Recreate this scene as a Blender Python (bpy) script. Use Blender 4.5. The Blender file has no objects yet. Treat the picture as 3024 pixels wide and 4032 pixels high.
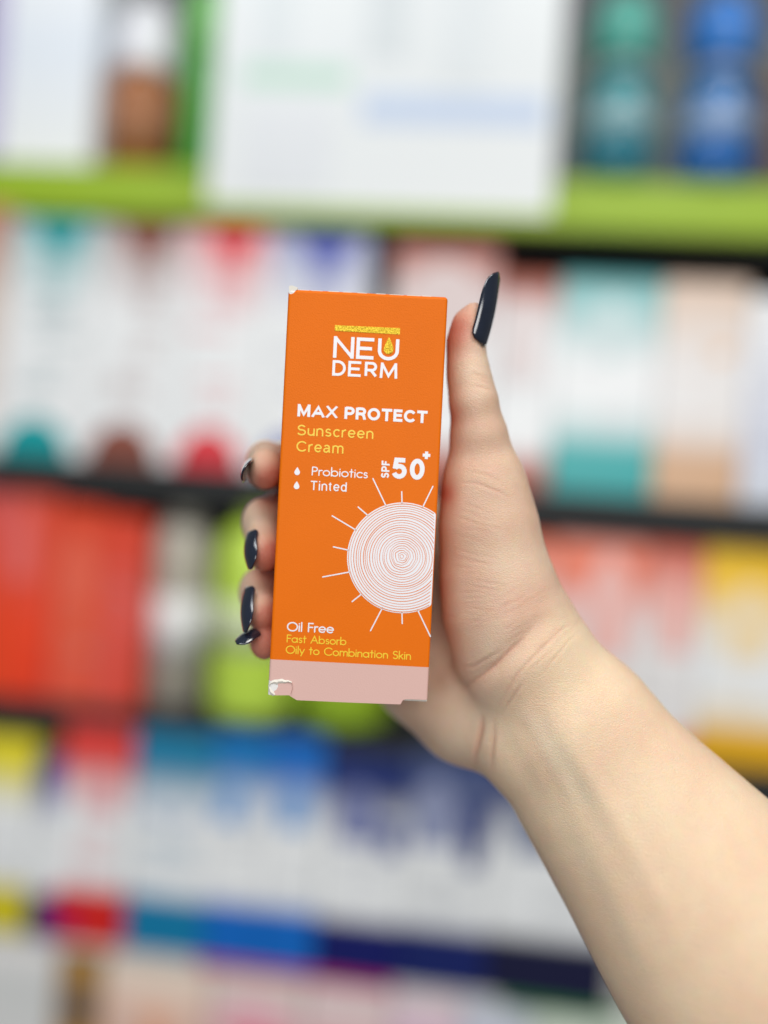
import bpy, bmesh, math, random
import numpy as np
from mathutils import Vector, Matrix

random.seed(7)
rng = np.random.default_rng(7)
scene = bpy.context.scene
C = scene.collection

# ------------------------------------------------------------------ camera
FPX = 1720.4            # focal length in pixels of a 1659 x 2212 frame
D0 = 0.250              # distance to the front of the held carton, metres
CAM = Vector((0, 0, 1.45))
hX = Vector((0.9932, -0.0705, -0.0923)).normalized()     # shelf axes seen in camera axes (right, up, forward)
hZ = Vector((0.0708, 0.9975, 0.0)); hZ = (hZ - hX * hZ.dot(hX)).normalized()
hY = Vector((0.0921, -0.0065, 0.9957)); hY = (hY - hX * hY.dot(hX) - hZ * hY.dot(hZ)).normalized()


def cv(v):
    v = Vector(v)
    return Vector((v.dot(hX), v.dot(hY), v.dot(hZ)))


RIGHT, UP, FWD = cv((1, 0, 0)), cv((0, 1, 0)), cv((0, 0, 1))
cam_d = bpy.data.cameras.new('camera')
cam = bpy.data.objects.new('camera', cam_d)
C.objects.link(cam)
M = Matrix.Identity(4)
for i in range(3):
    M[i][0], M[i][1], M[i][2], M[i][3] = RIGHT[i], UP[i], -FWD[i], CAM[i]
cam.matrix_world = M
cam_d.sensor_fit = 'VERTICAL'
cam_d.sensor_height = 36
cam_d.sensor_width = 27
cam_d.lens = 28
cam_d.clip_start = 0.01
cam_d.clip_end = 50
cam_d.dof.use_dof = True
cam_d.dof.focus_distance = D0 + 0.002
cam_d.dof.aperture_fstop = 1.36
scene.camera = cam

# ------------------------------------------------------------------ light: shop ceiling panels and one added frontal fill
world = bpy.data.worlds.new('World')
scene.world = world
world.use_nodes = True
wb = world.node_tree.nodes['Background']
wb.inputs[0].default_value = (0.93, 0.97, 1.0, 1)
wb.inputs[1].default_value = 0.16


def area_lamp(name, loc, target, sx, sy, power, col):
    l = bpy.data.lights.new(name, 'AREA')
    l.shape = 'RECTANGLE'
    l.size, l.size_y = sx, sy
    l.energy = power
    l.color = col
    o = bpy.data.objects.new(name, l)
    C.objects.link(o)
    o.location = loc
    d = Vector(target) - Vector(loc)
    o.rotation_euler = d.to_track_quat('-Z', 'Y').to_euler()
    return o


area_lamp('ceiling_or_fill_lamp', (0.75, -0.75, 3.3), (0.1, 0.4, 1.35), 1.2, 0.7, 36, (1.0, 0.97, 0.93))
area_lamp('ceiling_or_fill_lamp', (-0.9, -1.0, 3.3), (0.0, 0.5, 1.35), 1.2, 0.7, 24, (0.95, 0.98, 1.0))
area_lamp('ceiling_or_fill_lamp', (0.3, -3.4, 2.2), (0.0, 0.6, 1.15), 2.4, 1.2, 74, (1.0, 0.98, 0.96))  # added frontal fill, set below the ceiling to brighten the lower shelves

scene.view_settings.view_transform = 'Standard'
scene.view_settings.look = 'None'
scene.view_settings.exposure = -0.12
scene.view_settings.gamma = 1
scene.render.engine = 'CYCLES'
scene.cycles.use_denoising = True
scene.cycles.max_bounces = 8


# ------------------------------------------------------------------ helpers
def s2l(*c):
    r = []
    for x in c:
        x = x / 255.0
        r.append(x / 12.92 if x <= 0.04045 else ((x + 0.055) / 1.055) ** 2.4)
    return tuple(r)


def pix(u, v, d=0.0):
    """world point on the ray through pixel (u, v), d millimetres behind the carton front"""
    z = D0 + d / 1000.0
    return CAM + RIGHT * ((u - 829.5) / FPX * z) + UP * (-(v - 1106) / FPX * z) + FWD * z


def at_plane(u, v, Y):
    r = RIGHT * ((u - 829.5) / FPX) + UP * (-(v - 1106) / FPX) + FWD
    p = CAM + r * ((Y - CAM.y) / r.y)
    return p.x, p.z


def new_mat(name):
    m = bpy.data.materials.new(name)
    m.use_nodes = True
    nt = m.node_tree
    return m, nt, nt.nodes['Principled BSDF']


def N(nt, t, **kw):
    n = nt.nodes.new(t)
    for k, v in kw.items():
        setattr(n, k, v)
    return n


_mc = {}


def mat(name, col, rough=0.45, metal=0.0, vary=0.06, scale=60, bump=0.0, coat=0.0, trans=0.0):
    key = (name, tuple(col), rough)
    if key in _mc:
        return _mc[key]
    m, nt, b = new_mat(name)
    tc = N(nt, 'ShaderNodeTexCoord')
    nz = N(nt, 'ShaderNodeTexNoise')
    nz.inputs['Scale'].default_value = scale
    nz.inputs['Detail'].default_value = 4
    nt.links.new(tc.outputs['Object'], nz.inputs['Vector'])
    mx = N(nt, 'ShaderNodeMix', data_type='RGBA')
    nt.links.new(nz.outputs['Fac'], mx.inputs['Factor'])
    mx.inputs['A'].default_value = (*[max(0, c * (1 - vary)) for c in col], 1)
    mx.inputs['B'].default_value = (*[min(1, c * (1 + vary)) for c in col], 1)
    nt.links.new(mx.outputs['Result'], b.inputs['Base Color'])
    b.inputs['Roughness'].default_value = rough
    b.inputs['Metallic'].default_value = metal
    b.inputs['Coat Weight'].default_value = coat
    b.inputs['Transmission Weight'].default_value = trans
    if bump:
        bp = N(nt, 'ShaderNodeBump')
        bp.inputs['Strength'].default_value = bump
        bp.inputs['Distance'].default_value = 0.0005
        nt.links.new(nz.outputs['Fac'], bp.inputs['Height'])
        nt.links.new(bp.outputs['Normal'], b.inputs['Normal'])
    _mc[key] = m
    return m


def ramp_mat(name, stops, rough=0.38, interp='LINEAR'):
    """printed card: the colours of the print from the foot (0) to the top (1)"""
    m, nt, b = new_mat(name)
    tc = N(nt, 'ShaderNodeTexCoord')
    sp = N(nt, 'ShaderNodeSeparateXYZ')
    nt.links.new(tc.outputs['Generated'], sp.inputs[0])
    rp = N(nt, 'ShaderNodeValToRGB')
    rp.color_ramp.interpolation = interp
    e = rp.color_ramp.elements
    while len(e) < len(stops):
        e.new(0.5)
    for el, (p, c) in zip(e, stops):
        el.position = p
        el.color = (*c, 1)
    nt.links.new(sp.outputs['Z'], rp.inputs['Fac'])
    nt.links.new(rp.outputs['Color'], b.inputs['Base Color'])
    b.inputs['Roughness'].default_value = rough
    return m


def link(name, bm_or_me, material, parent=None, smooth=False):
    if isinstance(bm_or_me, bmesh.types.BMesh):
        me = bpy.data.meshes.new(name)
        bm_or_me.to_mesh(me)
        bm_or_me.free()
    else:
        me = bm_or_me
    o = bpy.data.objects.new(name, me)
    C.objects.link(o)
    if material is not None:
        for m in (material if isinstance(material, (list, tuple)) else [material]):
            me.materials.append(m)
    if smooth:
        me.polygons.foreach_set('use_smooth', [True] * len(me.polygons))
    if parent is not None:
        o.parent = parent
    return o


def thing(name, label, cat, loc=(0, 0, 0), group=None):
    o = bpy.data.objects.new(name, None)
    o.empty_display_size = 0.02
    C.objects.link(o)
    o.location = loc
    o['label'] = label
    o['category'] = cat
    if group:
        o['group'] = group
    return o


def box_bm(x0, x1, y0, y1, z0, z1, bev=0.0, seg=2):
    bm = bmesh.new()
    vs = [bm.verts.new((x, y, z)) for x in (x0, x1) for y in (y0, y1) for z in (z0, z1)]
    for f in ((0, 1, 3, 2), (4, 6, 7, 5), (0, 4, 5, 1), (2, 3, 7, 6), (0, 2, 6, 4), (1, 5, 7, 3)):
        bm.faces.new([vs[i] for i in f])
    bmesh.ops.recalc_face_normals(bm, faces=bm.faces)
    if bev:
        bmesh.ops.bevel(bm, geom=bm.edges[:], offset=bev, segments=seg, affect='EDGES', profile=0.5)
    return bm


def lathe_bm(prof, n=32, sx=1.0, sy=1.0):
    bm = bmesh.new()
    rings = []
    for r, z in prof:
        rings.append([bm.verts.new((r * math.cos(2 * math.pi * k / n) * sx, r * math.sin(2 * math.pi * k / n) * sy, z)) for k in range(n)])
    for a, b in zip(rings, rings[1:]):
        for k in range(n):
            bm.faces.new((a[k], a[(k + 1) % n], b[(k + 1) % n], b[k]))
    bm.faces.new(rings[0][::-1])
    bm.faces.new(rings[-1])
    bmesh.ops.recalc_face_normals(bm, faces=bm.faces)
    return bm


def prism_bm(pts, y0, y1):
    """closed outline (x, z) extruded from y0 (front) to y1"""
    bm = bmesh.new()
    a = [bm.verts.new((x, y0, z)) for x, z in pts]
    b = [bm.verts.new((x, y1, z)) for x, z in pts]
    n = len(pts)
    bm.faces.new(a)
    bm.faces.new(b[::-1])
    for i in range(n):
        bm.faces.new((a[i], b[i], b[(i + 1) % n], a[(i + 1) % n]))
    bmesh.ops.recalc_face_normals(bm, faces=bm.faces)
    return bm


# ================================================================== THE SHELVING (behind)
YF = 0.80                      # front of the shelf boards
def zrow(u, v, y=YF): return at_plane(u, v, y)[1]


Z_A = zrow(100, 430)           # foot of the row on the green shelf (front tier)
Z_B = zrow(100, 990)
Z_C = zrow(100, 1512)
Z_D = zrow(100, 2016)
Z_E = Z_D - 0.255
BK = YF + 0.30
Yb = YF + 0.102
zr = at_plane(300, 392, Yb)[1]  # top of the green riser
XL, XR = -0.62, 0.60

shelf = thing('shelf_unit', 'dark shop shelving unit with one lime green shelf, blurred behind the hand', 'shelf', (0, BK, Z_E - 0.03))
def sh(name, x0, x1, y0, y1, z0, z1, m, bev=0.002):
    o = shelf
    return link(name, box_bm(x0, x1, y0 - o.location.y, y1 - o.location.y, z0 - o.location.z, z1 - o.location.z, bev), m, o)


M_black = mat('dark_shelf_metal', (0.010, 0.012, 0.013), 0.65)
M_back = mat('grey_green_back_board', (0.075, 0.095, 0.09), 0.6)
M_backd = mat('black_back_board', (0.012, 0.013, 0.014), 0.6)
M_lime = mat('lime_shelf_paint', s2l(140, 170, 6), 0.5)
M_rail = mat('clear_white_rail', (0.62, 0.62, 0.60), 0.35)
sh('back_board', XL, XR, BK, BK + 0.012, zr + 0.0, Z_A + 0.36, M_back)
sh('back_board', XL, XR, BK, BK + 0.012, Z_E - 0.03, Z_A - 0.026, M_backd)
sh('shelf_board', XL, XR, YF - 0.008, BK - 0.001, Z_A - 0.0155, Z_A, M_lime)
sh('under_plate', XL, XR, YF + 0.004, BK - 0.001, Z_A - 0.026, Z_A - 0.016, M_black)
sh('shelf_riser', XL, XR, YF + 0.056, BK - 0.001, Z_A + 0.0005, zr - 0.0005, M_lime)
sh('shelf_board', XL, XR, YF - 0.012, BK - 0.001, Z_B - 0.034, Z_B, M_black)
sh('shelf_board', XL, XR, YF - 0.006, BK - 0.001, Z_C - 0.034, Z_C, M_black)
sh('shelf_board', XL, XR, YF - 0.006, BK - 0.001, Z_D - 0.011, Z_D, M_rail)
sh('shelf_board', XL, XR, YF - 0.006, BK - 0.001, Z_E - 0.024, Z_E, M_black)
sh('side_panel', XL - 0.018, XL - 0.0005, YF - 0.006, BK + 0.012, Z_E - 0.03, Z_A + 0.36, M_black)
sh('side_panel', XR + 0.0005, XR + 0.018, YF - 0.006, BK + 0.012, Z_E - 0.03, Z_A + 0.36, M_black)
xa, xb = at_plane(430, 2080, YF)[0], at_plane(850, 2100, YF)[0]
sh('edge_strip', xa, xb, YF - 0.008, YF - 0.0065, Z_D - 0.0105, Z_D - 0.0005, mat('magenta_strip', s2l(180, 20, 100), 0.4), 0)
xa, xb = at_plane(1080, 2130, YF)[0], at_plane(1340, 2160, YF)[0]
sh('edge_strip', xa, xb, YF - 0.008, YF - 0.0065, Z_D - 0.0105, Z_D - 0.0005, mat('green_strip', s2l(40, 110, 40), 0.4), 0)

WHITE = (0.79, 0.81, 0.82)
WARMW = (0.76, 0.745, 0.74)
ZR = {'A': Z_A, 'B': Z_B, 'C': Z_C, 'D': Z_D, 'E': Z_E}


def carton(u0, u1, vt, row, stops, label, motifs=(), dy=0.0, depth=0.06, cat='carton', group=None, zbase=None, zt=None):
    """a card box: u0..u1 its width and vt its top in the photograph, measured at its own shelf"""
    Y = YF + {'A': -0.004, 'B': -0.016, 'C': -0.002, 'D': -0.010, 'E': -0.004}[row] + dy
    zb = ZR[row] if zbase is None else zbase
    um = (u0 + u1) / 2
    z_top = at_plane(um, vt, Y)[1] if zt is None else zt
    # v of mid height at mid u
    vm = vt
    for _ in range(8):
        zz = at_plane(um, vm, Y)[1]
        vm += (zz - (z_top + zb) / 2) * FPX / Y
    x0, x1 = at_plane(u0, vm, Y)[0], at_plane(u1, vm, Y)[0]
    w, h = x1 - x0, z_top - zb
    t = thing('carton', label, cat, ((x0 + x1) / 2, Y + depth / 2, zb), group)
    g = -0.0003
    link('carton_body', box_bm(-w / 2 + g, w / 2 - g, -depth / 2, depth / 2, 0.0003, h - 0.0015, 0.0004), ramp_mat('printed_card', stops), t)
    link('tuck_flap', box_bm(-w / 2 + 0.002, w / 2 - 0.002, -depth / 2 + 0.0012, depth / 2 - 0.001, h - 0.0013, h, 0.0003, 1), mat('flap_card', stops[-1][1], 0.45), t)
    for mi, (pts, col) in enumerate(motifs):
        P = [((a - 0.5) * (w - 2 * g), b * h) for a, b in pts]
        link('printed_motif', prism_bm(P, -depth / 2 - 0.0003 - 0.00012 * mi, -depth / 2 - 0.0001), mat('print_ink', col, 0.4), t)
    if row in 'BCDE' and h > 0.05:
        bm = bmesh.new()
        n = random.randint(5, 9)
        for k in range(n):
            zc = h * random.uniform(0.26, 0.72)
            xc = w * random.uniform(-0.2, 0.2)
            lw, lh = w * random.uniform(0.12, 0.28), h * random.uniform(0.006, 0.02)
            y = -depth / 2 - 0.00009 - 0.00001 * k
            vs = [bm.verts.new((xc + a * lw, y, zc + b * lh)) for a, b in ((-1, -1), (1, -1), (1, 1), (-1, 1))]
            bm.faces.new(vs)
        base = stops[-1][1] if random.random() < 0.6 else (0.25, 0.27, 0.30)
        mid = stops[len(stops) // 2][1]
        link('printed_text', bm, mat('small_print', mixc(base, mid, 0.66), 0.45), t)['kind'] = 'stuff'
    return t


def arch(cx, w, y0, y1, n=14):
    """an arch outline: flat foot at y0, round head at y1"""
    return [(cx - w / 2, y0)] + [(cx - w / 2 * math.cos(math.pi * k / n), y0 + (y1 - y0) * (0.35 + 0.65 * math.sin(math.pi * k / n))) for k in range(n + 1)] + [(cx + w / 2, y0)]


def vee(x0, x1, xm, y_top, y_bot):
    return [(x0, y_top), (x1, y_top), (xm + 0.10, y_bot), (xm - 0.10, y_bot)]


def dome(cx, w, y0, y1, n=12):
    return [(cx - w / 2 * math.cos(math.pi * k / n), y0 + (y1 - y0) * math.sin(math.pi * k / n)) for k in range(n + 1)]


def mixc(a, b, f): return tuple(x * (1 - f) + y * f for x, y in zip(a, b))


TEAL, BROWN, RED, INDI = s2l(0, 150, 154), s2l(132, 72, 58), s2l(214, 48, 60), s2l(70, 84, 168)
TERRA, TAN = s2l(165, 75, 50), s2l(205, 165, 130)
# ---- top row, on the lime shelf
carton(-40, 212, -160, 'A', [(0, WHITE), (0.5, s2l(214, 222, 232)), (1, WHITE)], 'pale white carton with a lilac strip at the far left of the lime shelf',
       [([(0.0, 0.0), (0.2, 0.0), (0.2, 0.98), (0.0, 0.98)], s2l(168, 160, 200))], dy=0.066, zbase=zr)
carton(468, 1213, -200, 'A', [(0, s2l(219, 223, 224)), (0.5, s2l(213, 218, 220)), (1, s2l(217, 222, 224))], 'big white carton with faint green and blue bands on the lime shelf',
       [([(0.08, 0.40), (0.40, 0.40), (0.40, 0.47), (0.08, 0.47)], s2l(176, 208, 192)),
        ([(0.44, 0.285), (0.97, 0.285), (0.97, 0.38), (0.44, 0.38)], s2l(180, 196, 220)),
        ([(0.44, 0.5), (0.56, 0.5), (0.56, 0.98), (0.44, 0.98)], s2l(200, 207, 210)), ([(0.12, 0.5), (0.22, 0.5), (0.22, 0.98), (0.12, 0.98)], s2l(206, 213, 216)), ([(0.66, 0.42), (0.80, 0.42), (0.80, 0.98), (0.66, 0.98)], s2l(208, 214, 217)), ([(0.1, 0.05), (0.36, 0.05), (0.36, 0.34), (0.1, 0.34)], s2l(212, 216, 220))], dy=0.0, depth=0.08)


def bottle(u, vb_row_z, Y, parts, label, cat='bottle', group=None, base_v=None):
    """parts: (name, profile in pixels of the photograph (half width, height above foot), material)"""
    x, _ = at_plane(u, base_v, Y)
    t = thing('bottle', label, cat, (x, Y, vb_row_z), group)
    k = (Y / FPX) * 1.004
    for name, prof, m in parts:
        link(name, lathe_bm([(r * k, z * k + 0.0003) for r, z in prof]), m, t, True)
    return t


bottle(300, zr, Yb, [('bottle_body', [(66, 0), (72, 5), (72, 200), (68, 216), (40, 226)], mat('amber_plastic', s2l(158, 94, 46), 0.25)),
                     ('label_panel', [(72.6, 30), (72.6, 190)], mat('brown_label', s2l(156, 102, 66), 0.5)),
                     ('cap', [(72, 227), (72, 250), (62, 300), (46, 380), (30, 384)], mat('white_cap', (0.74, 0.75, 0.80), 0.35))],
       'amber brown bottle with a white tapered cap on the lime shelf', base_v=372)
bottle(428, zr, Yb - 0.01, [('bottle_body', [(42, 0), (45, 4), (45, 262), (40, 272)], mat('green_plastic', s2l(58, 156, 36), 0.3)),
                     ('cap', [(45, 273), (46, 276), (44, 400), (38, 410)], mat('light_green_cap', s2l(110, 190, 90), 0.35))],
       'slim green bottle with a lighter green top beside the amber bottle', base_v=372)


def pump(u, cb, cd, cap, label, bv):
    bottle(u, zr, Yb - 0.02, [('bottle_body', [(62, 0), (70, 6), (72, 60), (72, 150), (66, 190), (48, 222), (44, 226)], mat('coloured_plastic', cb, 0.22, coat=0.3)),
                       ('foot_band', [(70.8, 8), (72.8, 30), (72.8, 80)], mat('deep_band', cd, 0.3)),
                       ('label_panel', [(72.9, 96), (72.9, 146)], mat('pale_label', mixc(cb, (0.62, 0.66, 0.74), 0.42), 0.35)),
                       ('neck_ring', [(46, 226.5), (56, 230), (56, 244), (46, 248)], mat('pale_ring', mixc(cb, (0.6, 0.6, 0.62), 0.6), 0.3)),
                       ('cap', [(48, 249), (64, 262), (70, 300), (68, 350), (52, 386), (24, 398)], mat('coloured_cap', cap, 0.3))],
           label, group='bulbous bottles on the lime shelf', base_v=bv)


pump(1325, s2l(16, 128, 134), s2l(0, 96, 116), s2l(66, 156, 142), 'teal bottle with a round cap beside the big white carton', 395)
pump(1535, s2l(24, 104, 168), s2l(0, 84, 156), s2l(10, 108, 190), 'blue bottle with a round cap at the right of the lime shelf', 403)
carton(1640, 1760, 120, 'A', [(0, s2l(40, 10, 12)), (1, s2l(60, 40, 40))], 'dark maroon carton cut by the right edge on the lime shelf', dy=0.125, zbase=zr)

# ---- second row: white cartons with coloured heads and feet
def banded(u0, u1, vt, col, label, row='B', head=0.10, foot=0.09, motifs=(), fade=0.28, white=WHITE, **kw):
    st = [(0.0, col), (foot * 0.8, col), (foot + 0.06, mixc(col, white, 0.75)), (foot + 0.16, white), (1 - head - fade, white), (1 - head - 0.05, mixc(col, white, 0.62)), (1 - head, col), (1, col)]
    return carton(u0, u1, vt, row, st, label, motifs, **kw)


G_B = 'banded white cartons on the second shelf'
def headed(u0, u1, vt, col, label, **kw):
    """white carton: coloured bar and drip at the head, a coloured half disc at the foot"""
    st = [(0.0, WHITE), (0.64, WHITE), (0.84, mixc(col, WHITE, 0.66)), (1, mixc(col, WHITE, 0.35))]
    lite = mixc(col, WHITE, 0.3)
    mo = [(vee(0.20, 0.88, 0.57, 0.90, 0.66), mixc(col, WHITE, 0.55)), (vee(0.24, 0.86, 0.58, 0.995, 0.80), lite), (vee(0.24, 0.88, 0.56, 0.997, 0.86), col), (dome(0.42, 0.80, 0.002, 0.17), col)]
    return carton(u0, u1, vt, 'B', st, label, [(p, c) if i else ([(x, min(y, .9)) for x, y in p], c) for i, (p, c) in enumerate(mo)], group=G_B, **kw)


carton(-150, 8, 440, 'B', [(0, WARMW), (0.6, s2l(205, 190, 180)), (1, s2l(180, 110, 85))], 'pale carton with a rust head cut by the left edge of the second shelf')
headed(10, 198, 472, TEAL, 'white carton with teal head and teal half disc on the second shelf')
headed(202, 388, 484, BROWN, 'white carton with brown head and brown half disc on the second shelf')
headed(392, 568, 492, RED, 'white carton with red head and red half disc on the second shelf')
headed(572, 785, 504, INDI, 'white carton with indigo head just above and left of the held orange carton')
TL = mixc(TERRA, WHITE, 0.35)
st = [(0, TERRA), (0.11, TERRA), (0.2, WHITE), (0.72, WHITE), (0.86, TL), (1, TERRA)]
carton(838, 1062, 528, 'B', st, 'white carton with rounded terracotta head between the held carton and the thumb', [(arch(0.5, 0.86, 0.6, 0.93), mixc(TERRA, WHITE, 0.62))])
carton(1066, 1196, 596, 'B', [(0, TERRA), (0.10, TERRA), (0.2, WHITE), (0.74, WHITE), (0.9, TL), (0.95, TERRA), (1, TERRA)], 'white carton with terracotta head right beside the thumb nail',
       [(arch(0.42, 0.7, 0.5, 0.9), mixc(TERRA, WHITE, 0.72))])
T2 = s2l(26, 165, 165)
carton(1200, 1418, 596, 'B', [(0, mixc(T2, (0, 0, 0), 0.15)), (0.21, T2), (0.27, mixc(T2, WHITE, 0.55)), (0.42, WHITE), (0.6, WHITE), (0.75, mixc(T2, WHITE, 0.6)), (0.93, mixc(T2, WHITE, 0.3)), (1, mixc(T2, (0, 0, 0), 0.25))],
       'white carton with broad teal head and foot right of the thumb', [(vee(0.42, 0.66, 0.52, 0.62, 0.9), mixc(T2, WHITE, 0.7))], group=G_B)
carton(1422, 1606, 606, 'B', [(0, TAN), (0.2, TAN), (0.28, mixc(TAN, WHITE, 0.6)), (0.4, WARMW), (0.62, WARMW), (0.8, mixc(TAN, WHITE, 0.55)), (1, mixc(TAN, WHITE, 0.25))],
       'white carton with tan head and foot near the right end of the second shelf', [([(0.6, 0.70), (0.86, 0.70), (0.8, 0.66), (0.66, 0.64)], s2l(224, 176, 130))], group=G_B)
carton(1610, 1800, 640, 'B', [(0, s2l(200, 206, 216)), (0.3, s2l(206, 210, 224)), (1, WHITE)], 'plain bluish white carton at the right edge of the second shelf')

# ---- third row
R1, R2 = s2l(232, 70, 40), s2l(222, 84, 62)
carton(-90, 6, 1036, 'C', [(0, s2l(222, 66, 30)), (0.5, s2l(230, 70, 36)), (1, s2l(206, 92, 92))], 'red orange carton cut by the left edge of the third shelf')
carton(9, 112, 1046, 'C', [(0, s2l(215, 58, 34)), (0.3, s2l(234, 64, 30)), (0.7, R2), (1, s2l(214, 72, 50))], 'red orange carton with a pink round mark near the left edge of the third shelf', [(arch(0.3, 0.5, 0.55, 0.94), s2l(224, 104, 98)), ([(0.1, 0.02), (0.5, 0.02), (0.5, 0.4), (0.1, 0.4)], s2l(238, 70, 30))])
carton(114, 216, 1092, 'C', [(0, R2), (0.35, s2l(225, 92, 64)), (1, s2l(214, 66, 36))], 'red orange carton, tallest of the pair in the middle of the red group', [(arch(0.5, 0.7, 0.5, 0.86), s2l(226, 100, 76))])
carton(218, 306, 1112, 'C', [(0, s2l(218, 68, 44)), (0.5, s2l(224, 84, 70)), (1, s2l(214, 64, 36))], 'red orange carton standing next to the grey bottle', [([(0.1, 0.0), (0.6, 0.0), (0.6, 0.38), (0.1, 0.38)], s2l(216, 82, 70))])
Yc = YF + 0.038
bottle(376, Z_C, Yc, [('bottle_body', [(54, 0), (64, 6), (65, 330), (60, 385), (36, 402)], mat('taupe_plastic', s2l(176, 170, 158), 0.35)),
                      ('label_panel', [(65.6, 110), (65.6, 240)], mat('white_label', (0.72, 0.72, 0.72), 0.4)),
                      ('cap', [(34, 402.5), (38, 406), (38, 424), (32, 428)], mat('grey_cap', s2l(150, 150, 140), 0.4))],
       'taupe grey bottle with white label between red cartons and lime bottles', base_v=1530)
for uu, col, lab in ((540, s2l(190, 222, 80), 'light lime bottle half hidden behind the fingertips'), (742, s2l(150, 184, 42), 'darker lime bottle hidden behind the lower half of the held carton')):
    bottle(uu, Z_C, Yc - 0.012, [('bottle_body', [(70, 0), (92, 8), (97, 30), (97, 330), (86, 390), (50, 412)], mat('lime_plastic', col, 0.3)),
                                ('label_panel', [(97.6, 150), (97.6, 250)], mat('pale_lime_label', mixc(col, (0.7, 0.7, 0.68), 0.55), 0.4)),
                                ('cap', [(46, 412.5), (50, 416), (50, 440), (44, 446)], mat('lime_cap', col, 0.35))],
           lab, group='lime bottles on the third shelf', base_v=1562)
OR, YE = s2l(232, 98, 44), s2l(242, 194, 30)
carton(1010, 1186, 1158, 'C', [(0, OR), (0.1, WARMW), (0.6, WARMW), (1, OR)], 'orange and white carton mostly hidden behind the base of the thumb')
carton(1190, 1382, 1166, 'C', [(0, OR), (0.07, OR), (0.13, WARMW), (0.55, WARMW), (0.72, mixc(OR, WHITE, 0.45)), (0.9, OR), (1, mixc(OR, WHITE, 0.3))], 'orange and white carton emerging right of the wrist on the third shelf',
       [(arch(0.62, 0.5, 0.45, 0.94), mixc(OR, WHITE, 0.5))])
carton(1386, 1508, 1176, 'C', [(0, s2l(224, 84, 30)), (0.08, s2l(230, 96, 40)), (0.16, WARMW), (0.6, WARMW), (0.76, mixc(OR, WHITE, 0.4)), (1, s2l(196, 76, 40))], 'narrower orange and white carton beside the yellow carton', [(arch(0.55, 0.5, 0.5, 0.84), mixc(OR, WHITE, 0.42))])
carton(1512, 1720, 1184, 'C', [(0, s2l(212, 158, 0)), (0.15, s2l(222, 168, 6)), (0.22, mixc(YE, WHITE, 0.7)), (0.34, WHITE), (0.5, WHITE), (0.7, mixc(YE, WHITE, 0.45)), (0.85, YE), (1, s2l(214, 172, 34))],
       'yellow and white carton with gold foot at the right end of the third shelf', [(arch(0.5, 0.42, 0.5, 0.84), mixc(YE, WHITE, 0.5))])

# ---- fourth row
def foot_head(u0, u1, vt, ch, cf, label, motifs=(), foot=0.235, head=0.25, **kw):
    st = [(0, cf), (foot, cf), (foot + 0.03, mixc(cf, WHITE, 0.8)), (foot + 0.08, WHITE), (1 - head - 0.12, WHITE), (1 - head, mixc(ch, WHITE, 0.5)), (1 - head + 0.1, ch), (1, ch)]
    return carton(u0, u1, vt, 'D', st, label, motifs, **kw)


BL1, BL2, NV = s2l(12, 112, 178), s2l(10, 102, 186), s2l(28, 46, 108)
BLF, NVF = s2l(0, 98, 186), s2l(4, 14, 92)
G_D = 'blue and white cartons on the fourth shelf'
foot_head(-120, 66, 1588, s2l(224, 210, 50), s2l(204, 190, 30), 'yellow and white carton at the left edge of the fourth shelf')
foot_head(70, 124, 1640, s2l(58, 70, 150), s2l(8, 32, 112), 'slim navy and white carton between the yellow and the red carton')
foot_head(126, 276, 1566, s2l(216, 64, 58), s2l(204, 30, 26), 'red and white carton with a rounded red head on the fourth shelf', [(arch(0.58, 0.5, 0.60, 0.80), mixc(RED, WHITE, 0.45)), ([(0, 0.002), (0.34, 0.002), (0.3, 0.15), (0, 0.15)], s2l(170, 8, 80))])
foot_head(282, 450, 1580, s2l(24, 120, 158), s2l(0, 116, 160), 'teal blue and white carton, first of the blue group', [(arch(0.25, 0.24, 0.60, 0.70), mixc(BL1, WHITE, 0.5)), (arch(0.72, 0.24, 0.60, 0.68), mixc(BL1, WHITE, 0.5))], group=G_D)
foot_head(453, 572, 1580, BL1, BLF, 'bright blue and white carton under the light lime bottle', [(arch(0.3, 0.44, 0.60, 0.76), s2l(96, 150, 206)), (arch(0.82, 0.2, 0.60, 0.70), mixc(BL1, WHITE, 0.5))], group=G_D)
foot_head(575, 690, 1588, BL2, BLF, 'bright blue and white carton under the foot of the held carton', [(arch(0.46, 0.5, 0.60, 0.78), s2l(90, 146, 204))], group=G_D)
foot_head(693, 872, 1630, NV, NVF, 'navy and white carton below the heel of the hand', [(arch(0.4, 0.46, 0.60, 0.86), s2l(116, 124, 168)), (vee(0.62, 0.95, 0.84, 0.7, 0.56), s2l(44, 66, 140))], group=G_D)
foot_head(875, 1062, 1632, s2l(70, 84, 128), s2l(8, 26, 92), 'greyish navy and white carton below the wrist', [(arch(0.3, 0.5, 0.60, 0.9), s2l(140, 148, 180)), (vee(0.55, 0.95, 0.76, 0.8, 0.52), s2l(40, 58, 120))], group=G_D)
foot_head(1065, 1330, 1640, NV, s2l(12, 14, 52), 'dark navy and white carton mostly hidden by the forearm', [(arch(0.4, 0.5, 0.60, 0.84), s2l(110, 120, 150))], group=G_D)

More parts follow.
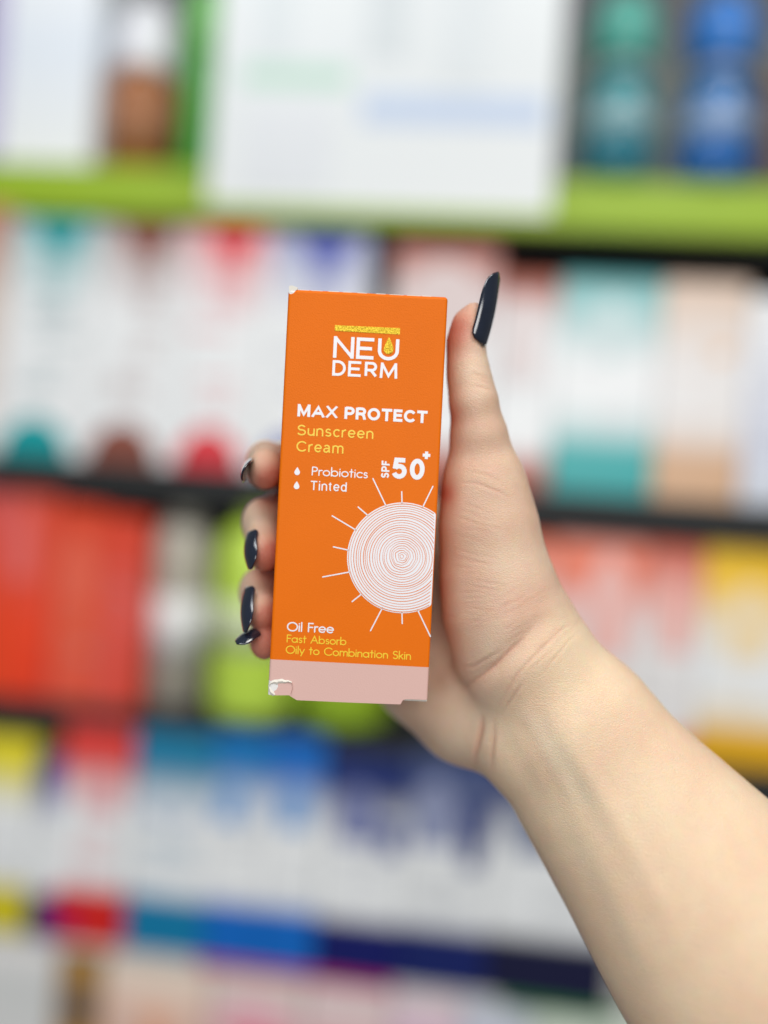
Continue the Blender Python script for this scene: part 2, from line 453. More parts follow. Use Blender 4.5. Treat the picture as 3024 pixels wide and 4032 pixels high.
# ---- bottom row, cut by the lower edge of the picture
zE = Z_D - 0.0125
PK = s2l(222, 178, 184)
carton(-90, 106, 0, 'E', [(0, WARMW), (0.86, s2l(205, 207, 206)), (1, WARMW)], 'white carton at the lower left corner', zt=zE, dy=-0.006)
carton(112, 207, 0, 'E', [(0, s2l(172, 128, 64)), (1, s2l(160, 122, 68))], 'tan carton with a dark square at the lower left', [([(0.12, 0.72), (0.86, 0.72), (0.86, 0.84), (0.12, 0.84)], s2l(92, 86, 88))], zt=zE, dy=-0.006)
carton(211, 436, 0, 'E', [(0, s2l(220, 180, 165)), (0.8, s2l(222, 186, 170)), (0.88, s2l(232, 206, 190)), (1, s2l(222, 210, 196))], 'peach and cream carton at the bottom of the frame', [([(0.40, 0.3), (0.62, 0.3), (0.62, 0.80), (0.40, 0.80)], s2l(226, 162, 128)), (dome(0.5, 0.8, 0.82, 0.9), s2l(234, 206, 188))], zt=zE, dy=-0.006)
carton(440, 640, 0, 'E', [(0, PK), (0.8, s2l(224, 186, 190)), (1, s2l(218, 208, 200))], 'pink carton with a crimson bar at the bottom of the frame', [(dome(0.5, 0.72, 0.80, 0.9), s2l(232, 172, 186)), (vee(0.1, 0.9, 0.5, 0.77, 0.70), s2l(216, 96, 116))], zt=zE, dy=-0.006)
carton(644, 826, 0, 'E', [(0, PK), (0.8, s2l(222, 190, 192)), (1, s2l(222, 206, 204))], 'pink carton with a brick red bar next to the crimson one', [(vee(0.1, 0.9, 0.5, 0.78, 0.70), s2l(206, 104, 104))], zt=zE, dy=-0.006)
carton(830, 978, 0, 'E', [(0, s2l(214, 40, 140)), (0.72, s2l(214, 40, 140)), (0.78, s2l(216, 176, 204)), (1, s2l(222, 206, 210))], 'magenta and pale pink carton at the bottom of the frame', zt=zE, dy=-0.006)
carton(982, 1130, 0, 'E', [(0, s2l(190, 194, 216)), (1, s2l(200, 204, 216))], 'lavender white carton at the bottom of the frame', zt=zE, dy=-0.006)
carton(1134, 1400, 0, 'E', [(0, s2l(214, 220, 212)), (1, s2l(206, 216, 204))], 'greenish white carton at the bottom beside the forearm', zt=zE, dy=-0.006)

# ================================================================== THE HELD CARTON
TH = math.radians(2.9)
UC, VC = 773.0, 1070.75
K = D0 / FPX                                    # metres per pixel at the carton front
BW, BH, BD = 345.4 * K, 881.0 * K, 0.035
bx = RIGHT * math.cos(TH) - UP * math.sin(TH)
bz = RIGHT * math.sin(TH) + UP * math.cos(TH)
by = FWD.copy()
held = thing('sunscreen_carton', 'small orange sunscreen carton with white and gold print held upright in the hand', 'carton')
base = pix(UC, VC) - bz * (BH / 2)
MB = Matrix.Identity(4)
for i in range(3):
    MB[i][0], MB[i][1], MB[i][2], MB[i][3] = bx[i], by[i], bz[i], base[i]
held.matrix_world = MB


def L(u, v):
    """photograph pixel -> carton front coordinates (x, z from the foot), metres"""
    du, dv = u - UC, v - VC
    return ((du * math.cos(TH) + dv * math.sin(TH)) * K, -(-du * math.sin(TH) + dv * math.cos(TH)) * K + BH / 2)


def c1(x, y): return L(576 + x * .26455, 592.5 + y * .26455)      # upper and lower close views of the carton
def c2(x, y): return L(576 + x * .26455, 1042.3 + y * .26455)


ZP = c2(670, 1476)[1]          # top of the pink band
ORANGE = s2l(229, 111, 0)


def carton_mat():
    m, nt, b = new_mat('soft_touch_orange_card')
    tc = N(nt, 'ShaderNodeTexCoord')
    sp = N(nt, 'ShaderNodeSeparateXYZ')
    nt.links.new(tc.outputs['Object'], sp.inputs[0])
    # print: pink below, orange above
    gt = N(nt, 'ShaderNodeMath', operation='GREATER_THAN')
    nt.links.new(sp.outputs['Z'], gt.inputs[0])
    gt.inputs[1].default_value = ZP
    nz = N(nt, 'ShaderNodeTexNoise')
    nz.inputs['Scale'].default_value = 2100
    nz.inputs['Detail'].default_value = 3
    nt.links.new(tc.outputs['Object'], nz.inputs['Vector'])
    n2 = N(nt, 'ShaderNodeTexNoise')
    n2.inputs['Scale'].default_value = 40
    nt.links.new(tc.outputs['Object'], n2.inputs['Vector'])
    mo = N(nt, 'ShaderNodeMix', data_type='RGBA')
    mo.inputs['A'].default_value = (*[c * 0.93 for c in ORANGE], 1)
    mo.inputs['B'].default_value = (*[min(1, c * 1.04) for c in ORANGE], 1)
    nt.links.new(n2.outputs['Fac'], mo.inputs['Factor'])
    mx = N(nt, 'ShaderNodeMix', data_type='RGBA')
    nt.links.new(gt.outputs[0], mx.inputs['Factor'])
    mx.inputs['A'].default_value = (*s2l(216, 178, 169), 1)
    nt.links.new(mo.outputs['Result'], mx.inputs['B'])
    # scuffed white paper at the torn lower left and upper left corners and along edges
    n3 = N(nt, 'ShaderNodeTexNoise')
    n3.inputs['Scale'].default_value = 420
    n3.inputs['Detail'].default_value = 6
    nt.links.new(tc.outputs['Object'], n3.inputs['Vector'])

    def blob(cx, cz, r):
        ds = N(nt, 'ShaderNodeVectorMath', operation='DISTANCE')
        cb = N(nt, 'ShaderNodeCombineXYZ')
        nt.links.new(sp.outputs['X'], cb.inputs[0])
        nt.links.new(sp.outputs['Z'], cb.inputs[2])
        nt.links.new(cb.outputs[0], ds.inputs[0])
        ds.inputs[1].default_value = (cx, 0, cz)
        ad = N(nt, 'ShaderNodeMath', operation='MULTIPLY_ADD')
        nt.links.new(n3.outputs['Fac'], ad.inputs[0])
        ad.inputs[1].default_value = r * 1.5
        nt.links.new(ds.outputs['Value'], ad.inputs[2])
        lt = N(nt, 'ShaderNodeMath', operation='LESS_THAN')
        nt.links.new(ad.outputs[0], lt.inputs[0])
        lt.inputs[1].default_value = r * 1.75
        return lt
    b1 = blob(*c1(195, 120), 0.0016)
    b2 = blob(*c2(26, 1668), 0.0022)
    b3 = blob(*c2(35, 1725), 0.0014)
    mm = N(nt, 'ShaderNodeMath', operation='MAXIMUM')
    nt.links.new(b1.outputs[0], mm.inputs[0]); nt.links.new(b2.outputs[0], mm.inputs[1])
    m3 = N(nt, 'ShaderNodeMath', operation='MAXIMUM')
    nt.links.new(mm.outputs[0], m3.inputs[0]); nt.links.new(b3.outputs[0], m3.inputs[1])
    mw = N(nt, 'ShaderNodeMix', data_type='RGBA')
    nt.links.new(m3.outputs[0], mw.inputs['Factor'])
    nt.links.new(mx.outputs['Result'], mw.inputs['A'])
    mw.inputs['B'].default_value = (0.78, 0.77, 0.75, 1)
    nt.links.new(mw.outputs['Result'], b.inputs['Base Color'])
    b.inputs['Roughness'].default_value = 0.5
    b.inputs['Specular IOR Level'].default_value = 0.17
    # pearly grain, coarser to the head of the carton
    mr = N(nt, 'ShaderNodeMapRange')
    nt.links.new(sp.outputs['Z'], mr.inputs['Value'])
    mr.inputs['From Min'].default_value = BH * 0.35
    mr.inputs['From Max'].default_value = BH
    mr.inputs['To Min'].default_value = 0.18
    mr.inputs['To Max'].default_value = 0.5
    bp = N(nt, 'ShaderNodeBump')
    bp.inputs['Distance'].default_value = 0.0003
    nt.links.new(mr.outputs[0], bp.inputs['Strength'])
    nt.links.new(nz.outputs['Fac'], bp.inputs['Height'])
    nt.links.new(bp.outputs['Normal'], b.inputs['Normal'])
    return m


M_card = carton_mat()
M_paper = mat('raw_white_board', (0.74, 0.70, 0.62), 0.7, vary=0.12, scale=900)
M_in = mat('grey_board_inside', (0.30, 0.27, 0.25), 0.8)
# body: four walls with a little crush, foot cut by the glue-flap notches
zft = 14 * K
foot = [c2(20, 1733), c2(70, 1738), c2(182, 1737), c2(205, 1752), c2(246, 1777), c2(660, 1796), c2(1092, 1812), c2(1112, 1778), c2(1135, 1770), c2(1180, 1770), c2(1308, 1776)]
foot = [(-BW / 2, c2(20, 1733)[1])] + [(max(-BW / 2 + 0.0006, min(BW / 2 - 0.0006, x)), z) for x, z in foot[1:]] + [(BW / 2, c2(1322, 1770)[1])]
hb = prism_bm(foot + [(BW / 2, BH - 2 * K), (-BW / 2, BH - 2 * K)], 0, BD)
bmesh.ops.bevel(hb, geom=[e for e in hb.edges if e.calc_length() > 0.049 or (e.calc_length() > 0.03 and abs(e.verts[0].co.z - e.verts[1].co.z) < 1e-6 and e.verts[0].co.z > 0.05)], offset=0.0009, segments=3, affect='EDGES', profile=0.5)
link('carton_body', hb, M_card, held)
# dark gap and white board edges under the notches
link('glue_tab', box_bm(c2(30, 1735)[0], c2(196, 1735)[0], 0.0012, BD - 0.001, 0.0003, zft, 0.0002, 1), M_in, held)
link('glue_tab', box_bm(c2(1118, 1775)[0], c2(1312, 1775)[0], 0.0012, BD - 0.001, 0.0002, zft, 0.0002, 1), M_paper, held)
# crushed corner at the lower left: a raised crease of torn print
def crease(pts, w, m, name='torn_edge'):
    bm = bmesh.new()
    prev = None
    n = len(pts)
    for i, (x, z) in enumerate(pts):
        a = max(0.25, math.sin(math.pi * (i + 0.35) / (n - 0.3)))
        ww = w * a * random.uniform(0.6, 1.2)
        r = [bm.verts.new((x, -0.00005, z - ww)), bm.verts.new((x, -0.00038, z)), bm.verts.new((x, -0.00005, z + ww))]
        if prev:
            bm.faces.new((prev[0], r[0], r[1], prev[1]))
            bm.faces.new((prev[1], r[1], r[2], prev[2]))
        prev = r
    bmesh.ops.recalc_face_normals(bm, faces=bm.faces)
    return link(name, bm, m, held)


crease([c2(*p) for p in ((20, 1650), (40, 1634), (62, 1626), (84, 1630), (102, 1622), (126, 1620), (150, 1626), (176, 1622), (206, 1632))], 0.0009, M_paper)
crease([c2(*p) for p in ((205, 1632), (214, 1652), (212, 1676), (204, 1704), (198, 1734))], 0.0004, mat('pink_card_crease', s2l(200, 158, 146), 0.5))
crease([c2(*p) for p in ((14, 1655), (22, 1680), (30, 1704), (52, 1724), (70, 1732))], 0.0008, M_paper)
# lid: tuck flap with a raw board edge
link('lid_flap', box_bm(-BW / 2 + 0.0012, BW / 2 - 0.0006, 0.0011, BD - 0.0008, BH - 2.2 * K, BH - 0.6 * K, 0.0002, 1), M_card, held)
for k_ in range(9):
    x0 = -BW / 2 + 0.002 + k_ * (BW - 0.006) / 9 + random.uniform(0, 0.001)
    link('lid_edge', box_bm(x0, x0 + random.uniform(0.0025, 0.0046), 0.0006, 0.0010, BH - 2.6 * K, BH - random.uniform(0.2, 1.2) * K, 0.00008, 1), M_paper, held)
tc_ = prism_bm([c1(182, 152), c1(182, 96), c1(205, 90), c1(254, 108), c1(250, 124), c1(212, 146)], 0.0001, 0.0008)
link('torn_corner', tc_, M_paper, held)

M_ink = mat('white_ink', (0.80, 0.80, 0.84), 0.4, vary=0.03, scale=900)
M_yel = mat('yellow_ink', s2l(240, 202, 36), 0.4, vary=0.05, scale=900)


def foil():
    m, nt, b = new_mat('gold_foil')
    tc = N(nt, 'ShaderNodeTexCoord')
    nz = N(nt, 'ShaderNodeTexNoise')
    nz.inputs['Scale'].default_value = 2600
    nz.inputs['Detail'].default_value = 2
    nt.links.new(tc.outputs['Object'], nz.inputs['Vector'])
    rp = N(nt, 'ShaderNodeValToRGB')
    rp.color_ramp.elements[0].position = 0.3
    rp.color_ramp.elements[0].color = (*s2l(150, 120, 10), 1)
    rp.color_ramp.elements[1].position = 0.7
    rp.color_ramp.elements[1].color = (*s2l(216, 186, 58), 1)
    nt.links.new(nz.outputs['Fac'], rp.inputs['Fac'])
    nt.links.new(rp.outputs['Color'], b.inputs['Base Color'])
    b.inputs['Metallic'].default_value = 0.75
    b.inputs['Roughness'].default_value = 0.38
    bp = N(nt, 'ShaderNodeBump')
    bp.inputs['Strength'].default_value = 0.8
    bp.inputs['Distance'].default_value = 0.0002
    nt.links.new(nz.outputs['Fac'], bp.inputs['Height'])
    nt.links.new(bp.outputs['Normal'], b.inputs['Normal'])
    return m


M_gold = foil()
PY = -0.00006                                    # print stands 0.06 mm proud


def drop_pts(cx, cz, w, h, n=20):
    """drop outline: round foot, pointed head; (cx, cz) its middle"""
    out = []
    r = w / 2
    zc = cz - h / 2 + r
    for k in range(n + 1):
        t = math.pi + math.pi * k / n
        out.append((cx + r * math.cos(t), zc + r * math.sin(t)))
    top = cz + h / 2
    ss = [k / 8 for k in range(1, 8)]
    for s in ss:
        out.append((cx + r * (1 - s ** 1.5) ** 1.1, zc + (top - zc) * s))
    out.append((cx, top))
    for s in ss[::-1]:
        out.append((cx - r * (1 - s ** 1.5) ** 1.1, zc + (top - zc) * s))
    return out


bar = [c1(557, 462), c1(1088, 492), c1(1090, 440), c1(557, 415)]
link('foil_bar', prism_bm(bar, PY * 1.5, 0.0001), M_gold, held)
cx, cz = c1(997, 581)
link('foil_drop', prism_bm(drop_pts(cx, cz, 78 * .26455 * K, 142 * .26455 * K), PY * 2, 0.0001), M_gold, held)
for (x, y) in ((250, 1607), (245, 1722)):
    cx, cz = c1(x, y)
    link('drop_bullet', prism_bm(drop_pts(cx, cz, 46 * .26455 * K, 66 * .26455 * K), PY, 0.0001), M_ink, held)
cx, cz = c1(1305, 1478)
a_, b_ = 16.4 * K / 2, 6.6 * K / 2
plus = [(-b_, -a_), (b_, -a_), (b_, -b_), (a_, -b_), (a_, b_), (b_, b_), (b_, a_), (-b_, a_), (-b_, b_), (-a_, b_), (-a_, -b_), (-b_, -b_)]
link('plus_sign', prism_bm([(cx + x, cz + z) for x, z in plus], PY, 0.0001), M_ink, held)


q = .26455 * K
# thin geometric lettering, drawn as strokes (cap height 1, x height 0.64)
def arc(cx, cy, rx, ry, a0, a1, n=14):
    return [(cx + rx * math.cos(math.radians(a0 + (a1 - a0) * k / n)), cy + ry * math.sin(math.radians(a0 + (a1 - a0) * k / n))) for k in range(n + 1)]


XH = 0.64
R_ = XH / 2
ring = lambda cx, r=R_: arc(cx, R_, r, R_, 0, 360, 24)
GL = {
    'P': (0.56, [[(0.04, 0), (0.04, 1)], [(0.04, 1), (0.26, 1)] + arc(0.26, 0.74, 0.27, 0.26, 90, -90) + [(0.04, 0.48)]]),
    'F': (0.50, [[(0.04, 0), (0.04, 1), (0.48, 1)], [(0.04, 0.53), (0.44, 0.53)]]),
    'O': (1.02, [arc(0.51, 0.5, 0.49, 0.5, 0, 360, 32)]),
    'C': (0.90, [arc(0.51, 0.5, 0.49, 0.5, 42, 318, 28)]),
    'A': (0.84, [[(0.0, 0), (0.41, 1), (0.82, 0)], [(0.16, 0.36), (0.66, 0.36)]]),
    'S': (0.58, [arc(0.29, 0.755, 0.24, 0.245, 40, 250, 16) + arc(0.29, 0.265, 0.26, 0.265, 80, -140, 18)]),
    'T': (0.62, [[(0, 1), (0.6, 1)], [(0.3, 1), (0.3, 0)]]),
    'r': (0.32, [[(0.03, 0), (0.03, XH)], arc(0.26, XH - 0.26, 0.23, 0.25, 178, 72, 8)]),
    'o': (0.68, [ring(0.33)]),
    'b': (0.70, [[(0.03, 0), (0.03, 1.05)], ring(0.35)]),
    'd': (0.70, [[(0.64, 0), (0.64, 1.05)], ring(0.32)]),
    'i': (0.10, [[(0.04, 0), (0.04, XH)], [(0.04, 0.88), (0.04, 0.90)]]),
    'l': (0.10, [[(0.04, 0), (0.04, 1.05)]]),
    't': (0.36, [[(0.17, 0), (0.17, 0.95)], [(0.0, XH), (0.34, XH)]]),
    'c': (0.56, [arc(0.33, R_, 0.31, R_, 48, 312, 20)]),
    's': (0.40, [arc(0.2, 0.485, 0.15, 0.155, 35, 245, 12) + arc(0.2, 0.165, 0.17, 0.165, 80, -140, 14)]),
    'n': (0.54, [[(0.03, 0), (0.03, XH)], [(0.03, 0.36)] + arc(0.265, 0.39, 0.235, 0.25, 175, 0, 12) + [(0.5, 0)]]),
    'm': (0.90, [[(0.03, 0), (0.03, XH)], [(0.03, 0.38)] + arc(0.24, 0.41, 0.21, 0.23, 175, 0, 10) + [(0.45, 0)], [(0.45, 0.38)] + arc(0.66, 0.41, 0.21, 0.23, 175, 0, 10) + [(0.87, 0)]]),
    'e': (0.66, [[(0.02, R_), (0.64, R_)], arc(0.33, R_, 0.31, R_, 0, 315, 22)]),
    'a': (0.70, [ring(0.32), [(0.64, 0), (0.64, XH)]]),
    'y': (0.54, [[(0.0, XH), (0.27, 0.0)], [(0.54, XH), (0.16, -0.28)]]),
    'k': (0.50, [[(0.03, 0), (0.03, 1.05)], [(0.44, XH), (0.04, 0.27)], [(0.17, 0.38), (0.48, 0)]]),
    ' ': (0.34, []),
    'N': (0.92, [[(0.0, -0.1), (0.0, 1.1)], [(0.92, -0.1), (0.92, 1.1)], [(-0.02, 1.06), (0.94, -0.06)]]),
    'E': (0.84, [[(0.84, 1), (0, 1), (0, 0), (0.84, 0)], [(0.0, 0.5), (0.74, 0.5)]]),
    'U': (0.94, [[(0, 1.1), (0, 0.44)] + arc(0.47, 0.44, 0.47, 0.44, 180, 360, 18) + [(0.94, 1.1)]]),
    'D': (0.78, [[(0, 0), (0, 1), (0.30, 1)] + arc(0.30, 0.5, 0.48, 0.5, 90, -90, 18) + [(0, 0)]]),
    'R': (0.74, [[(0, 0), (0, 1.1)], [(0, 1), (0.42, 1)] + arc(0.42, 0.73, 0.28, 0.27, 90, -90, 12) + [(0, 0.46)], [(0.36, 0.46), (0.74, 0)]]),
    'M': (1.10, [[(0, -0.1), (0.06, 1.1)], [(1.04, 1.1), (1.10, -0.1)], [(0.03, 1.08), (0.55, 0.06), (1.07, 1.08)]]),
}


XR = 0.73
def _lower(X):
    return {
        'u': (0.46, [[(0, X), (0, 0.26)] + arc(0.22, 0.25, 0.22, 0.25, 180, 350, 12), [(0.46, X), (0.46, -0.1)]]),
        'n': (0.45, [[(0, -0.1), (0, X)], [(0, 0.40)] + arc(0.225, 0.46, 0.225, X - 0.46, 172, 0, 12) + [(0.45, -0.1)]]),
        'm': (0.80, [[(0, -0.1), (0, X)], [(0, 0.42)] + arc(0.2, 0.48, 0.2, X - 0.48, 172, 0, 10) + [(0.4, -0.1)], [(0.4, 0.42)] + arc(0.6, 0.48, 0.2, X - 0.48, 172, 0, 10) + [(0.8, -0.1)]]),
        'r': (0.26, [[(0, -0.1), (0, X)], arc(0.25, X - 0.30, 0.24, 0.30, 172, 80, 8)]),
        's': (0.42, [arc(0.21, X * 0.75, 0.17, X * 0.25, 25, 245, 12) + arc(0.21, X * 0.25, 0.20, X * 0.25, 75, -155, 14)]),
        'c': (0.44, [arc(0.25, X / 2, 0.25, X / 2, 42, 318, 20)]),
        'e': (0.50, [[(0.0, X / 2), (0.5, X / 2)], arc(0.25, X / 2, 0.25, X / 2, 0, 322, 22)]),
        'a': (0.50, [arc(0.22, X - 0.22, 0.20, 0.22, 155, 0, 10) + [(0.42, 0.16), (0.46, -0.05)], [(0.42, 0.44), (0.22, 0.40)] + arc(0.17, 0.20, 0.17, 0.20, 95, 300, 12) + [(0.42, 0.24)]]),
        'd': (0.47, [[(0.47, -0.1), (0.47, 1.1)], arc(0.235, X / 2, 0.235, X / 2, 0, 360, 22)]),
        'i': (0.02, [[(0, -0.1), (0, X + 0.04)], [(0, 0.93), (0, 1.1)]]),
        't': (0.24, [[(0.1, 0.95), (0.1, 0.16)] + arc(0.20, 0.13, 0.10, 0.13, 180, 275, 6), [(-0.03, X), (0.24, X)]]),
    }


GR = {
    'S': (0.60, [arc(0.30, 0.755, 0.26, 0.245, 22, 245, 16) + arc(0.30, 0.265, 0.30, 0.265, 78, -160, 18)]),
    'C': (0.74, [arc(0.40, 0.5, 0.40, 0.5, 38, 322, 28)]),
    'T': (0.62, [[(-0.02, 1), (0.64, 1)], [(0.31, 1), (0.31, -0.1)]]),
    ' ': (0.1, []),
}
GR.update(_lower(XR))
GB = {
    'M': (0.86, [[(0, -0.2), (0, 1.2)], [(0.86, -0.2), (0.86, 1.2)], [(-0.02, 1.12), (0.43, -0.02), (0.88, 1.12)]]),
    'A': (0.88, [[(-0.05, -0.15), (0.44, 1.08), (0.93, -0.15)], [(0.16, 0.28), (0.72, 0.28)]]),
    'X': (0.74, [[(-0.08, -0.15), (0.80, 1.15)], [(-0.06, 1.15), (0.82, -0.15)]]),
    'P': (0.60, [[(0, -0.2), (0, 1.1)], [(0, 1), (0.34, 1)] + arc(0.34, 0.71, 0.28, 0.29, 90, -90, 12) + [(0, 0.42)]]),
    'R': (0.66, [[(0, -0.2), (0, 1.1)], [(0, 1), (0.38, 1)] + arc(0.38, 0.73, 0.26, 0.27, 90, -90, 12) + [(0, 0.46)], [(0.36, 0.46), (0.55, 0.36), (0.68, -0.15)]]),
    'O': (0.84, [arc(0.42, 0.5, 0.42, 0.5, 0, 360, 32)]),
    'T': (0.66, [[(-0.12, 1), (0.78, 1)], [(0.33, 1), (0.33, -0.2)]]),
    'E': (0.54, [[(0.64, 1), (0, 1), (0, 0), (0.67, 0)], [(0.0, 0.52), (0.60, 0.52)]]),
    'C': (0.76, [arc(0.42, 0.5, 0.42, 0.5, 36, 324, 28)]),
    'S': (0.58, [arc(0.29, 0.755, 0.25, 0.245, 18, 245, 16) + arc(0.29, 0.265, 0.29, 0.265, 78, -165, 18)]),
    'F': (0.50, [[(0.58, 1), (0, 1), (0, -0.2)], [(0.0, 0.50), (0.5, 0.50)]]),
    '5': (0.58, [[(0.60, 1), (0.10, 1), (0.03, 0.46)], arc(0.28, 0.315, 0.30, 0.315, 140, -160, 22)]),
    '0': (0.58, [arc(0.29, 0.5, 0.29, 0.5, 0, 360, 32)]),
    ' ': (0.12, []),
}


def stroke_mesh(paths, half, material, name='lettering', sharp=False, xf=None, clamp=None):
    """each path becomes a flat printed ribbon with mitred bends and round (or square) ends"""
    bm = bmesh.new()
    lay = 0
    for P in paths:
        P = [Vector((x, z)) for x, z in P]
        Q = [P[0]]
        for p in P[1:]:
            if (p - Q[-1]).length > 1e-7:
                Q.append(p)
        closed = len(Q) > 3 and (Q[0] - Q[-1]).length < 1e-6
        if closed:
            Q = Q[:-1]
        if len(Q) < 2:
            continue
        n = len(Q)
        y = PY - 0.000002 * lay
        lay = (lay + 1) % 12

        def put(p):
            x, z = p.x, p.y
            if clamp:
                z = min(clamp[1], max(clamp[0], z))
            if xf:
                x, z = xf(x, z)
            return bm.verts.new((x, y, z))
        Ls, Rs = [], []
        for i in range(n):
            a = Q[i - 1] if (i > 0 or closed) else None
            b = Q[(i + 1) % n] if (i < n - 1 or closed) else None
            d1 = (Q[i] - a).normalized() if a is not None else None
            d2 = (b - Q[i]).normalized() if b is not None else None
            if d1 is None: d1 = d2
            if d2 is None: d2 = d1
            n1, n2 = Vector((-d1.y, d1.x)), Vector((-d2.y, d2.x))
            mt = (n1 + n2)
            if mt.length < 1e-4:
                mt = n1
            mt.normalize()
            s = half / max(0.30, mt.dot(n1))
            Ls.append(Q[i] + mt * s)
            Rs.append(Q[i] - mt * s)
        lv = [put(p) for p in Ls]
        rv = [put(p) for p in Rs]
        for i in range(n if closed else n - 1):
            j = (i + 1) % n
            bm.faces.new((lv[i], rv[i], rv[j], lv[j]))
        if not closed and not sharp:
            for (c, L_, R2_, l, r, sgn) in ((Q[0], Ls[0], Rs[0], lv[0], rv[0], (Q[0] - Q[1]).normalized()), (Q[-1], Rs[-1], Ls[-1], rv[-1], lv[-1], (Q[-1] - Q[-2]).normalized())):
                side = L_ - c
                pts = [l]
                for k in range(1, 6):
                    t = math.pi * k / 6
                    pts.append(put(c + side * math.cos(t) + sgn * half * math.sin(t)))
                pts.append(r)
                bm.faces.new(pts)
    for f in bm.faces:
        f.normal_update()
        if f.normal.y > 0:
            f.normal_flip()
    return link(name, bm, material, held)


def stroke_text(txt, p0, p1, cap, half, material, gap=0.13, sharp=False, G=None):
    G = G or GL
    adv, W = [], 0
    for i, ch in enumerate(txt):
        adv.append(W)
        W += G[ch][0] + (gap if i < len(txt) - 1 else 0)
    dx, dz = p1[0] - p0[0], p1[1] - p0[1]
    ln = math.hypot(dx, dz)
    ex, ez = dx / ln, dz / ln
    sx = (ln - 2 * half) / W
    paths = []
    for ch, x0 in zip(txt, adv):
        for st in G[ch][1]:
            paths.append([(half + (x + x0) * sx, half + z * (cap - 2 * half)) for x, z in st])
    return stroke_mesh(paths, half, material, sharp=sharp, clamp=(0, cap) if sharp else None,
                       xf=lambda x, z: (p0[0] + x * ex - z * ez, p0[1] + x * ez + z * ex))


stroke_text('MAX PROTECT', c1(250, 1160), c1(1310, 1217), 101 * q, 11.7 * q, M_ink, gap=0.37, sharp=True, G=GB)
stroke_text('Sunscreen', c1(247, 1314), c1(870, 1346), 87 * q, 6.0 * q, M_yel, gap=0.24, sharp=True, G=GR)
stroke_text('Cream', c1(241, 1446), c1(626, 1466), 87 * q, 6.0 * q, M_yel, gap=0.24, sharp=True, G=GR)
stroke_text('Tinted', c1(354, 1761), c1(652, 1776), 76 * q, 5.2 * q, M_ink, gap=0.26, sharp=True, G=GR)
stroke_text('50', c1(1020, 1667), c1(1285, 1681), 172 * q, 19 * q, M_ink, gap=0.44, sharp=True, G=GB)
stroke_text('SPF', c1(998, 1666), c1(1006, 1522), 66 * q, 7.0 * q, M_ink, gap=0.40, sharp=True, G=GB)
stroke_text('NEU', c1(541, 681), c1(1076, 708), 176 * q, 14 * q, M_ink, gap=0.30, sharp=True)
stroke_text('DERM', c1(534, 827), c1(1066, 854), 127 * q, 11 * q, M_ink, gap=0.37, sharp=True)
stroke_text('Probiotics', c1(364, 1643), c1(827, 1668), 74 * q, 4.6 * q, M_ink)
stroke_text('Oil Free', c2(162, 1214), c2(550, 1233), 78 * q, 5.4 * q, M_ink)
stroke_text('Fast Absorb', c2(160, 1306), c2(652, 1330), 66 * q, 4.2 * q, M_yel)
stroke_text('Oily to Combination Skin', c2(153, 1397), c2(1180, 1449), 68 * q, 4.4 * q, M_yel)

# sun emblem: white disc with thin growth-ring lines and eleven rays, cut by the carton's right edge
sx_, sz_ = c2(1109, 615)
sr = 452 * q
xlim = BW / 2 - 0.00035
pts = []
nseg = 120
for k in range(nseg):
    a = 2 * math.pi * k / nseg
    pts.append((min(xlim, sx_ + sr * math.cos(a)), sz_ + sr * math.sin(a)))
clean = [pts[0]]
for p in pts[1:]:
    if abs(p[0] - clean[-1][0]) + abs(p[1] - clean[-1][1]) > 1e-7:
        clean.append(p)
disc = link('sun_disc', prism_bm(clean, PY, 0.0001), M_ink, held)
M_line = mat('orange_print_line', s2l(224, 126, 60), 0.42)
ox, oz = c2(1103, 603)[0], c2(1103, 603)[1]
NR = 23
bm = bmesh.new()
phs = [random.uniform(0, 6.28) for _ in range(40)]
for r_i in range(NR):
    f = (r_i + 0.9) / (NR + 0.35)
    f = f ** 1.04
    cxr, czr = ox + (sx_ - ox) * f, oz + (sz_ - oz) * f
    n = 150
    loops = []
    cxr += 0.012 * sr * math.sin(r_i * 1.7) * (1 - f)
    for k in range(n + 1):
        a = 2 * math.pi * k / n
        core = math.exp(-f * 9)
        w = 1 + 0.012 * math.sin(2 * a + phs[r_i]) * (1 - f) * 2 + 0.018 * math.sin(3 * a + 0.8 + 0.12 * r_i) * (1 - f) \
            + 0.10 * core * math.sin(5 * a + 0.6) + 0.08 * core * math.sin(9 * a + phs[1]) + 0.05 * core * math.sin(3 * a) + 0.016 * math.sin(a - 1.0 + 0.45 * r_i) * min(1, 4 * f) * (1 - f * 0.8)
        r = sr * f * w * 0.995
        loops.append((cxr + r * math.cos(a), czr + r * math.sin(a)))
    hw = 2.0 * q * (1.2 if f > 0.5 else 1.0) * random.uniform(0.85, 1.25)
    prev = None
    for k in range(n + 1):
        x, z = loops[k]
        dx_, dz_ = x - cxr, z - czr
        l_ = math.hypot(dx_, dz_)
        if x > xlim - 0.0002:
            prev = None
            continue
        vv = hw * (0.8 + 0.5 * math.sin(2 * math.pi * k / n * 1.0 + phs[r_i]) ** 2)
        A = bm.verts.new((x - dx_ / l_ * vv, PY - 0.00003, z - dz_ / l_ * vv))
        B = bm.verts.new((x + dx_ / l_ * vv, PY - 0.00003, z + dz_ / l_ * vv))
        if prev:
            bm.faces.new((prev[0], prev[1], B, A))
        prev = (A, B)
for f_ in bm.faces:
    f_.normal_update()
    if f_.normal.y > 0:
        f_.normal_flip()
link('ring_lines', bm, M_line, held)
